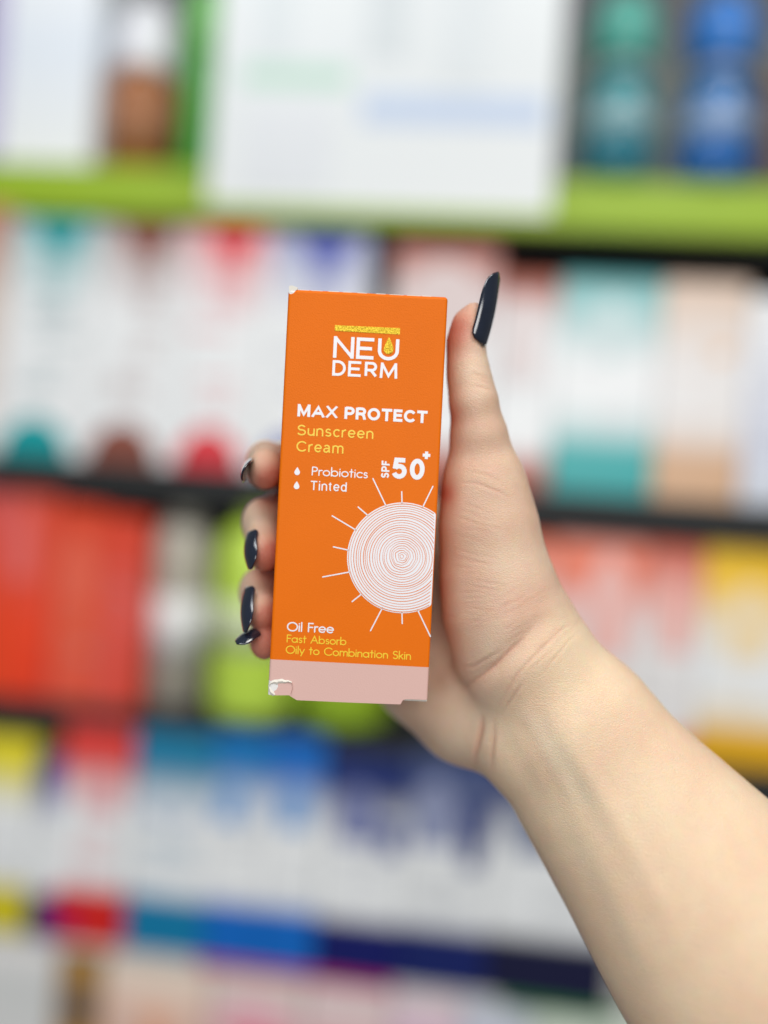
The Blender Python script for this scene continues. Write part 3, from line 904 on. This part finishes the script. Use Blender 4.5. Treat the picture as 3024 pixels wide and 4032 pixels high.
rays = [((974, 190), (868, -32)), ((1105, 170), (1103, 75)), ((1270, 210), (1357, 32)), ((830, 272), (747, 200)), ((732, 390), (535, 272)), ((668, 552), (545, 525)),
        ((676, 731), (458, 771)), ((776, 910), (698, 972)), ((946, 1022), (848, 1210)), ((1105, 1060), (1107, 1152)), ((1232, 1038), (1337, 1257))]
for a, b in rays:
    (x0, z0), (x1, z1) = c2(*a), c2(*b)
    n = 8
    cur = [(x0 + (x1 - x0) * k / n, z0 + (z1 - z0) * k / n) for k in range(n + 1)]
    r = stroke_mesh([cur], 5.0 * q, M_ink, 'sun_ray')

# ================================================================== THE HAND
# built in camera axes in millimetres: x right, y up, z away from the camera; a signed distance field of blended
# tapered limbs is meshed once into one continuous skin
def hp(u, v, d):
    z = 250.0 + d
    return np.array([(u - 829.5) / FPX * z, -(v - 1106) / FPX * z, z])


def rr(px, d=0.0): return px * (250.0 + d) / FPX


HS = 1.0
lo = np.array([hp(470, 0, 20)[0], hp(0, 2720, 0)[1], 250 - 52.0])
hi = np.array([hp(2010, 0, 10)[0], hp(0, 600, 10)[1], 250 + 74.0])
dim = np.ceil((hi - lo) / HS).astype(int) + 1
ax = [lo[i] + HS * np.arange(dim[i]) for i in range(3)]


def smin(a, b, k):
    h = np.clip(0.5 + 0.5 * (b - a) / k, 0, 1)
    return b * (1 - h) + a * h - k * h * (1 - h)


class Field:
    def __init__(self):
        self.F = np.full(dim, 40.0, np.float32)

    def cone(self, a, b, ra, rb, k=3.0, sc=(1, 1, 1), margin=14):
        """rounded cone from a to b, squeezed by sc about its own axis"""
        sc = np.array(sc, float)
        R = max(ra, rb) / min(sc.min(), 1.0) + margin
        mn, mx = np.minimum(a, b) - R, np.maximum(a, b) + R
        i0 = np.clip(((mn - lo) / HS).astype(int), 0, dim)
        i1 = np.clip(((mx - lo) / HS).astype(int) + 1, 0, dim)
        if (i1 <= i0).any():
            return
        sl = tuple(slice(i0[i], i1[i]) for i in range(3))
        mid = (a + b) / 2
        X = [((ax[i][sl[i]] - mid[i]) * sc[i]).astype(np.float32) for i in range(3)]
        A, B = (a - mid) * sc, (b - mid) * sc
        ba = B - A
        l2 = max(1e-6, ba.dot(ba))
        px, py, pz = X[0][:, None, None] - A[0], X[1][None, :, None] - A[1], X[2][None, None, :] - A[2]
        t = np.clip((px * ba[0] + py * ba[1] + pz * ba[2]) / l2, 0, 1)
        ts = t * t * (3 - 2 * t) * 0.35 + t * 0.65
        dd = np.sqrt((px - t * ba[0]) ** 2 + (py - t * ba[1]) ** 2 + (pz - t * ba[2]) ** 2) - (ra + (rb - ra) * ts)
        dd = dd / max(1.0, sc.max() * 0.8)
        self.F[sl] = smin(self.F[sl], dd.astype(np.float32), k)

    def chain(self, pts, k=3.0, sc=(1, 1, 1)):
        """pts: (u, v, d, r mm)"""
        for p, q_ in zip(pts, pts[1:]):
            self.cone(hp(*p[:3]), hp(*q_[:3]), p[3], q_[3], k, sc)


palm = Field()
# forearm and wrist: wide across the picture, thinner in depth
palm.chain([(1236, 1598, 20, rr(186)), (1272, 1642, 19, rr(194, 5)), (1343, 1735, 17, rr(215)), (1420, 1830, 15, rr(238)), (1506, 1938, 12, rr(264)), (1596, 2050, 10, rr(292)), (1850, 2350, 4, rr(335))], 6, (1, 1, 1.36))
# heel of the hand: ball of the thumb, little-finger side, carpal bridge
palm.chain([(1222, 1556, 20, rr(178)), (1128, 1412, 22, rr(146))], 10, (1, 1, 1.22))
palm.chain([(1124, 1404, 20, rr(148)), (1086, 1310, 20, rr(129)), (1067, 1228, 19, rr(111)), (1054, 1126, 18, rr(101)), (1045, 1040, 17, rr(81)), (1034, 940, 16, rr(60))], 8, (1, 1, 1.02))
palm.chain([(1116, 1589, 26, rr(108)), (1008, 1533, 38, rr(107, 30)), (914, 1462, 50, rr(96, 40)), (800, 1330, 54, rr(90, 40))], 9, (1, 1, 1.0))
palm.chain([(1030, 1440, 46, rr(120)), (900, 1200, 56, rr(115))], 10, (1, 1, 1.25))
palm.chain([(800, 1380, 55, rr(80)), (760, 1150, 55, rr(80))], 10)
palm.chain([(900, 1120, 52, rr(75)), (780, 1110, 54, rr(80))], 8)
# thumb
palm.chain([(1034, 940, 15, rr(60)), (1023, 868, 14, rr(50)), (1013, 815, 14, rr(44)), (1008, 778, 14, rr(38)), (1006, 738, 14, rr(37)), (1014, 698, 13, rr(31)), (1025, 674, 12, rr(19))], 4, (1, 1, 0.84))
# fingers
fsc = (1.22, 1, 1)
fingers = {
    'index': [(890, 1060, 52, 9.2), (720, 1010, 52, 8.6), (620, 1005, 47, 8.4), (574, 1004, 32, 8.2), (573, 1012, 16, 7.0)],
    'middle': [(840, 1150, 54, 9.4), (700, 1110, 54, 8.8), (610, 1108, 48, 8.6), (567, 1130, 32, 8.4), (572, 1188, 17, 7.2)],
    'ring': [(830, 1270, 54, 9.2), (690, 1240, 54, 8.6), (600, 1246, 47, 8.3), (560, 1278, 31, 8.2), (566, 1318, 17, 6.8)],
    'little': [(820, 1390, 54, 8.6), (690, 1360, 54, 7.8), (605, 1364, 44, 7.4), (575, 1376, 32, 7.0), (572, 1385, 18, 6.2)],
}
total = palm.F.copy()
for nm, ch in fingers.items():
    f = Field()
    f.chain(ch, 2.2, fsc)
    total = np.minimum(total, smin(palm.F, f.F, 4.5)) if nm == 'index' else np.minimum(total, smin(palm.F, f.F, 4.0))
del palm


def surface_nets(F):
    ins = F < 0
    nx, ny, nz = F.shape
    cnt = np.zeros((nx - 1, ny - 1, nz - 1), np.int8)
    for a in (0, 1):
        for b in (0, 1):
            for c in (0, 1):
                cnt += ins[a:nx - 1 + a, b:ny - 1 + b, c:nz - 1 + c]
    act = (cnt > 0) & (cnt < 8)
    ii, jj, kk = np.nonzero(act)
    idx = np.full(act.shape, -1, np.int32)
    idx[ii, jj, kk] = np.arange(len(ii))
    cor = [(a, b, c) for a in (0, 1) for b in (0, 1) for c in (0, 1)]
    val = np.stack([F[ii + a, jj + b, kk + c] for a, b, c in cor], 1)
    acc = np.zeros((len(ii), 3)); num = np.zeros(len(ii))
    for p in range(8):
        for q2 in range(p + 1, 8):
            if sum(x != y for x, y in zip(cor[p], cor[q2])) != 1:
                continue
            va, vb = val[:, p], val[:, q2]
            cr = (va < 0) != (vb < 0)
            t = np.where(cr, va / np.where(va == vb, 1, va - vb), 0)
            pos = np.array(cor[p]) + t[:, None] * (np.array(cor[q2]) - np.array(cor[p]))
            acc += np.where(cr[:, None], pos, 0); num += cr
    V = np.stack([ii, jj, kk], 1) + acc / num[:, None]
    Q = []
    for axis in range(3):
        sl0 = [slice(None)] * 3; sl1 = [slice(None)] * 3
        sl0[axis] = slice(0, -1); sl1[axis] = slice(1, None)
        a, b = ins[tuple(sl0)], ins[tuple(sl1)]
        e = np.stack(np.nonzero(a != b), 1)
        o1, o2 = [(1, 2), (2, 0), (0, 1)][axis]
        ok = (e[:, o1] > 0) & (e[:, o2] > 0) & (e[:, o1] < F.shape[o1] - 1) & (e[:, o2] < F.shape[o2] - 1)
        e = e[ok]
        flip = a[tuple(e.T)]
        d1 = np.zeros(3, int); d1[o1] = 1
        d2 = np.zeros(3, int); d2[o2] = 1
        g = lambda x: idx[tuple(x.T)]
        qd = np.stack([g(e - d1 - d2), g(e - d2), g(e), g(e - d1)], 1)
        qd[~flip] = qd[~flip][:, ::-1]
        Q.append(qd)
    return V, np.concatenate(Q)


V, Q = surface_nets(total)
V = lo + V * HS
ok = (Q >= 0).all(1)
Q = Q[ok]


def edges_of(Q):
    return np.concatenate([Q[:, [0, 1]], Q[:, [1, 2]], Q[:, [2, 3]], Q[:, [3, 0]]])


def relax(V, Q, it, lam=0.5):
    E = edges_of(Q)
    n = len(V)
    deg = np.bincount(E.ravel(), minlength=n).astype(float)[:, None]
    deg[deg == 0] = 1
    for i in range(it):
        acc = np.stack([np.bincount(E[:, 0], V[E[:, 1], c], n) + np.bincount(E[:, 1], V[E[:, 0], c], n) for c in range(3)], 1)
        V = V + (lam if i % 2 == 0 else -lam * 0.96) * (acc / deg - V)
    return V


V = relax(V, Q, 6)


def subdivide(V, Q):
    E = np.sort(edges_of(Q), 1)
    key = E[:, 0].astype(np.int64) * len(V) + E[:, 1]
    u, inv = np.unique(key, return_inverse=True)
    ea, eb = u // len(V), u % len(V)
    EM = (V[ea] + V[eb]) / 2
    FM = V[Q].mean(1)
    n, ne, nq = len(V), len(u), len(Q)
    e = inv.reshape(4, nq).T + n
    f = np.arange(nq) + n + ne
    NV = np.concatenate([V, EM, FM])
    NQ = np.concatenate([np.stack([Q[:, i], e[:, i], f, e[:, (i + 3) % 4]], 1) for i in range(4)])
    return NV, NQ


V, Q = subdivide(V, Q)
V = relax(V, Q, 6)


def vnormals(V, Q):
    a, b, c, d = (V[Q[:, i]] for i in range(4))
    fn = np.cross(c - a, d - b)
    Nn = np.stack([np.bincount(Q.ravel(), np.repeat(fn[:, i], 4), len(V)) for i in range(3)], 1)
    return Nn / np.maximum(1e-9, np.linalg.norm(Nn, axis=1, keepdims=True))


NRM = vnormals(V, Q)
# orientation: camera axes are left handed, so test against the field's outside
cen = V.mean(0)
us = (V[:, 0] / V[:, 2]) * FPX + 829.5
vs_ = 1106 - (V[:, 1] / V[:, 2]) * FPX
inside_dir = np.sign(((V - np.array(hp(1300, 1680, 18))) * NRM)[np.hypot(us - 1300, vs_ - 1680) < 60].sum())
if inside_dir < 0:
    NRM = -NRM
front = np.clip(-NRM[:, 2] * 3, 0, 1)


def line_dist(pts):
    best = np.full(len(V), 1e9); along = np.zeros(len(V))
    n = len(pts) - 1
    for i in range(n):
        a, b = np.array(pts[i], float), np.array(pts[i + 1], float)
        ba = b - a
        t = np.clip(((us - a[0]) * ba[0] + (vs_ - a[1]) * ba[1]) / ba.dot(ba), 0, 1)
        d = np.hypot(us - a[0] - t * ba[0], vs_ - a[1] - t * ba[1])
        m = d < best
        best = np.where(m, d, best); along = np.where(m, (i + t) / n, along)
    return best, along


disp = np.zeros(len(V))
redness = np.zeros(len(V))
vein = np.zeros(len(V))


def fold(pts, depth, w, lip=0.3, red=0.35):
    """a skin crease along a line: a narrow groove between two soft lips (widths in picture pixels)"""
    global disp, redness
    pts = [(x + random.uniform(-1.5, 1.5), y + random.uniform(-1.5, 1.5)) for x, y in pts]
    d, s = line_dist(pts)
    taper = np.clip(np.minimum(s, 1 - s) * 2.6, 0, 1)
    disp += front * taper * (-depth * np.exp(-(d / w) ** 2) + depth * lip * np.exp(-((d - 2.6 * w) / (1.6 * w)) ** 2))
    redness += front * taper * red * np.exp(-(d / (w * 1.6)) ** 2)


# wrist folds
fold([(1157, 1350), (1132, 1380), (1110, 1400), (1068, 1438), (1015, 1476), (985, 1504)], 0.34, 3.6, 0.3, 0.3)
fold([(1190, 1318), (1157, 1350), (1110, 1400), (1068, 1438), (1010, 1480), (970, 1510)], 1.3, 20, 0.25, 0.12)
fold([(1230, 1345), (1206, 1366), (1170, 1403), (1120, 1452), (1090, 1502), (1068, 1538)], 0.22, 3.0, 0.3, 0.2)
fold([(1256, 1362), (1230, 1385), (1190, 1432), (1160, 1470)], 0.10, 3, 0.5, 0.1)
fold([(1041, 1538), (1041, 1560), (1038, 1586), (1027, 1634), (1024, 1672)], 0.5, 5, 0.4, 0.45)
fold([(1068, 1545), (1067, 1590), (1063, 1637), (1062, 1680)], 0.22, 4.5, 0.5, 0.25)
fold([(1140, 1462), (1118, 1490), (1096, 1524), (1080, 1552)], 0.25, 3, 0.4, 0.1)
fold([(1090, 1404), (1060, 1420), (1020, 1440), (985, 1440)], 0.2, 3.2, 0.4, 0.1)
# creases on the ball of the thumb
for i in range(24):
    y0 = 1085 + i * 11.5 + random.uniform(-5, 5)
    x0 = 955 + random.uniform(0, 60)
    ln = random.uniform(35, 105)
    sl = 0.28 + 0.10 * math.sin(i) - (0.012 * i if i > 10 else 0)
    fold([(x0, y0), (x0 + ln * .35, y0 + ln * .35 * sl + random.uniform(-3, 3)), (x0 + ln * .7, y0 + ln * .7 * sl + random.uniform(-3, 3)), (x0 + ln, y0 + ln * sl)], random.uniform(0.03, 0.09), 2.2, 0.3, 0.10)
for i in range(16):
    x0, y0 = 1010 + random.uniform(0, 120), 1290 + random.uniform(-40, 70)
    ln = random.uniform(30, 80)
    fold([(x0, y0 + ln * .62), (x0 + ln * .5, y0 + ln * .27 + random.uniform(-3, 3)), (x0 + ln, y0)], random.uniform(0.02, 0.06), 2.2, 0.3, 0.08)
for i in range(34):
    t = i / 33
    x0, y0 = 1085 + 165 * t + random.uniform(-10, 10), 1420 - 120 * t + random.uniform(-18, 26)
    ln = random.uniform(24, 60)
    fold([(x0, y0 + ln * .8), (x0 + ln * .5, y0 + ln * .4 + random.uniform(-2, 2)), (x0 + ln, y0)], random.uniform(0.02, 0.05), 2.0, 0.3, 0.05)
# thumb joint creases
fold([(1018, 806), (1036, 812), (1062, 822)], 0.14, 3.2, 0.5, 0.15)
fold([(1012, 832), (1040, 836), (1068, 845)], 0.10, 3, 0.5, 0.1)
fold([(1020, 818), (1044, 824), (1064, 832)], 0.08, 2.6, 0.5, 0.1)
fold([(1010, 1018), (1050, 1026), (1090, 1046)], 0.12, 2.6, 0.4, 0.1)
fold([(985, 1040), (1030, 1046), (1080, 1062), (1110, 1080)], 0.16, 2.8, 0.4, 0.15)
# tendons and veins on the inner wrist and forearm
def ridge(pts, h, w, vn=0.0):
    global disp, vein
    d, s = line_dist(pts)
    tp = np.clip(np.minimum(s, 1 - s) * 4, 0, 1)
    disp += front * tp * h * np.exp(-(d / w) ** 2)
    vein += front * tp * vn * np.exp(-(d / (w * 0.9)) ** 2)


ridge([(1110, 1515), (1150, 1570), (1200, 1660), (1260, 1780)], 0.32, 19, 0.35)
ridge([(1075, 1560), (1110, 1620), (1150, 1690), (1190, 1770)], -0.3, 22, 0.2)
ridge([(1150, 1520), (1190, 1590), (1250, 1690), (1330, 1840)], -0.18, 24, 0.55)
ridge([(1230, 1590), (1290, 1700), (1380, 1860), (1480, 2060)], 0.4, 26, 0.0)
ridge([(1200, 1720), (1260, 1840), (1330, 1990), (1420, 2180)], 0.0, 26, 0.35)
V = V + NRM * disp[:, None]
# colour zones of the skin: blood at tips and pressed edges, plus red shade painted under the fingers
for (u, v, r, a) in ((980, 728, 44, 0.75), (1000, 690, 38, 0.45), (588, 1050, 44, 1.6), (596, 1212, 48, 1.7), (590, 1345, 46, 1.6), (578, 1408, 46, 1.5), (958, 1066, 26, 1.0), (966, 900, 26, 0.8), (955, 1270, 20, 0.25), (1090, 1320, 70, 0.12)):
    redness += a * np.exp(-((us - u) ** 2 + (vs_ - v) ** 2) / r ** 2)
# palm side of the wrist fold (pinker, browner skin) against the pale inner forearm
lx = [(700, 1900), (1040, 1690), (1070, 1560), (1130, 1410), (1230, 1300), (1260, 1000), (1260, 600)]
fx = np.interp(vs_, [p[1] for p in lx[::-1]], [p[0] for p in lx[::-1]])
palmw = 1 / (1 + np.exp((us - fx) / 22.0))
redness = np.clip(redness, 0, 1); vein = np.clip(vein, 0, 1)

# camera axes (mm) -> world, object origin at the wrist
org = pix(1250, 1610, 20)
B3 = np.array([RIGHT[:], UP[:], FWD[:]])
Wv = (V / 1000.0) @ B3 + np.array(CAM[:]) - np.array(org[:])
me = bpy.data.meshes.new('hand_and_forearm')
me.vertices.add(len(Wv)); me.vertices.foreach_set('co', Wv.ravel())
me.loops.add(Q.size); me.loops.foreach_set('vertex_index', Q.ravel().astype(np.int32))
me.polygons.add(len(Q)); me.polygons.foreach_set('loop_start', np.arange(0, Q.size, 4, dtype=np.int32))
me.update(calc_edges=True)
me.validate()
me.polygons.foreach_set('use_smooth', np.ones(len(me.polygons), bool))
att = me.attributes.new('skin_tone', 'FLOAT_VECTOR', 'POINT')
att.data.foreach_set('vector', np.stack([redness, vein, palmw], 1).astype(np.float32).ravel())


def skin_mat():
    m, nt, b = new_mat('skin')
    tc = N(nt, 'ShaderNodeTexCoord')
    at = N(nt, 'ShaderNodeAttribute', attribute_name='skin_tone')
    sp = N(nt, 'ShaderNodeSeparateXYZ')
    nt.links.new(at.outputs['Vector'], sp.inputs[0])
    n1 = N(nt, 'ShaderNodeTexNoise'); n1.inputs['Scale'].default_value = 38; n1.inputs['Detail'].default_value = 3
    n2 = N(nt, 'ShaderNodeTexNoise'); n2.inputs['Scale'].default_value = 260; n2.inputs['Detail'].default_value = 4
    for n_ in (n1, n2):
        nt.links.new(tc.outputs['Object'], n_.inputs['Vector'])
    a = N(nt, 'ShaderNodeMix', data_type='RGBA')
    a.inputs['A'].default_value = (*SK1, 1); a.inputs['B'].default_value = (*SK2, 1)
    rp = N(nt, 'ShaderNodeMapRange'); rp.inputs['From Min'].default_value = 0.35; rp.inputs['From Max'].default_value = 0.65
    nt.links.new(n1.outputs['Fac'], rp.inputs['Value']); nt.links.new(rp.outputs[0], a.inputs['Factor'])
    pm = N(nt, 'ShaderNodeMix', data_type='RGBA')
    pm.inputs['A'].default_value = (*PM1, 1); pm.inputs['B'].default_value = (*PM2, 1)
    nt.links.new(rp.outputs[0], pm.inputs['Factor'])
    pz = N(nt, 'ShaderNodeMix', data_type='RGBA')
    nt.links.new(sp.outputs['Z'], pz.inputs['Factor'])
    nt.links.new(a.outputs['Result'], pz.inputs['A']); nt.links.new(pm.outputs['Result'], pz.inputs['B'])
    c = N(nt, 'ShaderNodeMix', data_type='RGBA', blend_type='MULTIPLY')
    c.inputs['Factor'].default_value = 0.10
    nt.links.new(pz.outputs['Result'], c.inputs['A']); nt.links.new(n2.outputs['Color'], c.inputs['B'])
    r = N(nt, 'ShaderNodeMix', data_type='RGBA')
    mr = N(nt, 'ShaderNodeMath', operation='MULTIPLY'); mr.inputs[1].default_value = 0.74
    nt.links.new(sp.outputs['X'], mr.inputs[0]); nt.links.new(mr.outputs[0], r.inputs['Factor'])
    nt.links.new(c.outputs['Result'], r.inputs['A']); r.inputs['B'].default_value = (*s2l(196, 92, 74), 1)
    v = N(nt, 'ShaderNodeMix', data_type='RGBA')
    mv = N(nt, 'ShaderNodeMath', operation='MULTIPLY'); mv.inputs[1].default_value = 0.55
    nt.links.new(sp.outputs['Y'], mv.inputs[0]); nt.links.new(mv.outputs[0], v.inputs['Factor'])
    nt.links.new(r.outputs['Result'], v.inputs['A']); v.inputs['B'].default_value = (*s2l(158, 160, 145), 1)
    nt.links.new(v.outputs['Result'], b.inputs['Base Color'])
    b.inputs['Roughness'].default_value = 0.50
    b.inputs['Specular IOR Level'].default_value = 0.35
    b.inputs['Subsurface Weight'].default_value = 0.28
    b.inputs['Subsurface Radius'].default_value = (1.0, 0.42, 0.22)
    b.inputs['Subsurface Scale'].default_value = 0.0035
    # fine skin relief: small cells and drawn-out wrinkles
    vo = N(nt, 'ShaderNodeTexVoronoi', feature='DISTANCE_TO_EDGE'); vo.inputs['Scale'].default_value = 2000
    mp = N(nt, 'ShaderNodeMapping'); mp.inputs['Scale'].default_value = (0.45, 1.0, 1.0)
    mp.inputs['Rotation'].default_value = (0, math.radians(-42), 0)
    nt.links.new(tc.outputs['Object'], mp.inputs['Vector'])
    nw = N(nt, 'ShaderNodeTexNoise'); nw.inputs['Scale'].default_value = 500
    nt.links.new(tc.outputs['Object'], nw.inputs['Vector'])
    wx = N(nt, 'ShaderNodeMix', data_type='VECTOR'); wx.inputs['Factor'].default_value = 0.0006
    nt.links.new(mp.outputs[0], wx.inputs['A']); nt.links.new(nw.outputs['Color'], wx.inputs['B'])
    nt.links.new(wx.outputs['Result'], vo.inputs['Vector'])
    cl = N(nt, 'ShaderNodeMapRange'); cl.inputs['From Max'].default_value = 0.22
    nt.links.new(vo.outputs['Distance'], cl.inputs['Value'])
    ad = N(nt, 'ShaderNodeMath', operation='MULTIPLY_ADD'); ad.inputs[1].default_value = 0.6
    nt.links.new(n2.outputs['Fac'], ad.inputs[0]); nt.links.new(cl.outputs[0], ad.inputs[2])
    bp = N(nt, 'ShaderNodeBump'); bp.inputs['Strength'].default_value = 0.5; bp.inputs['Distance'].default_value = 0.00016
    nt.links.new(ad.outputs[0], bp.inputs['Height']); nt.links.new(bp.outputs['Normal'], b.inputs['Normal'])
    return m


SK1, SK2 = s2l(239, 213, 180), s2l(235, 202, 171)
PM1, PM2 = s2l(231, 204, 177), s2l(221, 184, 158)
person = thing('person', 'bare right hand and forearm with dark navy nails gripping the orange carton', 'person', org)
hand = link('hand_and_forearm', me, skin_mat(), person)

M_nail = mat('navy_nail_varnish', (0.010, 0.015, 0.030), 0.14, vary=0.3, scale=200, coat=1.0)


def nail(base, tip, nrm, wid, rc, lift=1.2, pts=0.75):
    """curved nail plate: base and tip as (u, v, d); nrm in camera axes (right, up, away)"""
    B_, T_ = hp(*base), hp(*tip)
    ln = np.linalg.norm(T_ - B_)
    axv = (T_ - B_) / ln
    n_ = np.array(nrm, float); n_ -= axv * n_.dot(axv); n_ /= np.linalg.norm(n_)
    sd = np.cross(axv, n_)
    ns, ntt = 18, 14
    vt = []
    for i in range(ns + 1):
        s = i / ns
        prof = min(1.0, math.sqrt(max(0.0, 1 - ((0.16 - s) / 0.16) ** 2)) if s < 0.16 else 1.0)
        if s > 0.5:
            prof *= max(0.04, 1 - ((s - 0.5) / 0.5) ** 2.3 * pts)
            if s > 0.84:
                prof *= max(0.02, math.sqrt(max(0, 1 - ((s - 0.84) / 0.1601) ** 2)))
        prof = max(prof, 0.03)
        bulge = lift * math.sin(math.pi * s) 
        for j in range(ntt + 1):
            t = 2 * j / ntt - 1
            ph = t * prof * (wid / 2) / rc
            p = B_ + axv * ln * s + n_ * (bulge - rc * (1 - math.cos(ph))) + sd * rc * math.sin(ph)
            vt.append(p)
    P = np.array(vt) / 1000.0 @ B3 + np.array(CAM[:]) - np.array(org[:])
    bm = bmesh.new()
    vv = [bm.verts.new(p) for p in P]
    for i in range(ns):
        for j in range(ntt):
            a = i * (ntt + 1) + j
            bm.faces.new((vv[a], vv[a + 1], vv[a + ntt + 2], vv[a + ntt + 1]))
    bmesh.ops.recalc_face_normals(bm, faces=bm.faces)
    o = link('fingernail', bm, M_nail, person, True)
    md = o.modifiers.new('thickness', 'SOLIDIFY')
    md.thickness = 0.0006
    md.offset = 0
    return o


nail((1043, 746, 8), (1075, 588, 9), (0.80, 0.0, -0.60), 11.0, 5.2, 0.9, 0.55)
nail((531, 1004, 22), (525, 1018, 3), (-0.90, 0.35, -0.25), 9.6, 5.0, 0.6, 0.45)
nail((537, 1150, 15), (544, 1229, 8), (-0.80, 0.1, -0.55), 9.6, 5.2, 1.4)
nail((531, 1270, 15), (532, 1366, 6), (-0.80, 0.1, -0.55), 9.6, 5.2, 1.2)
nail((553, 1359, 11.5), (512, 1392, 6), (-0.50, 0.40, -0.77), 6.6, 4.2, 0.7, 0.75)
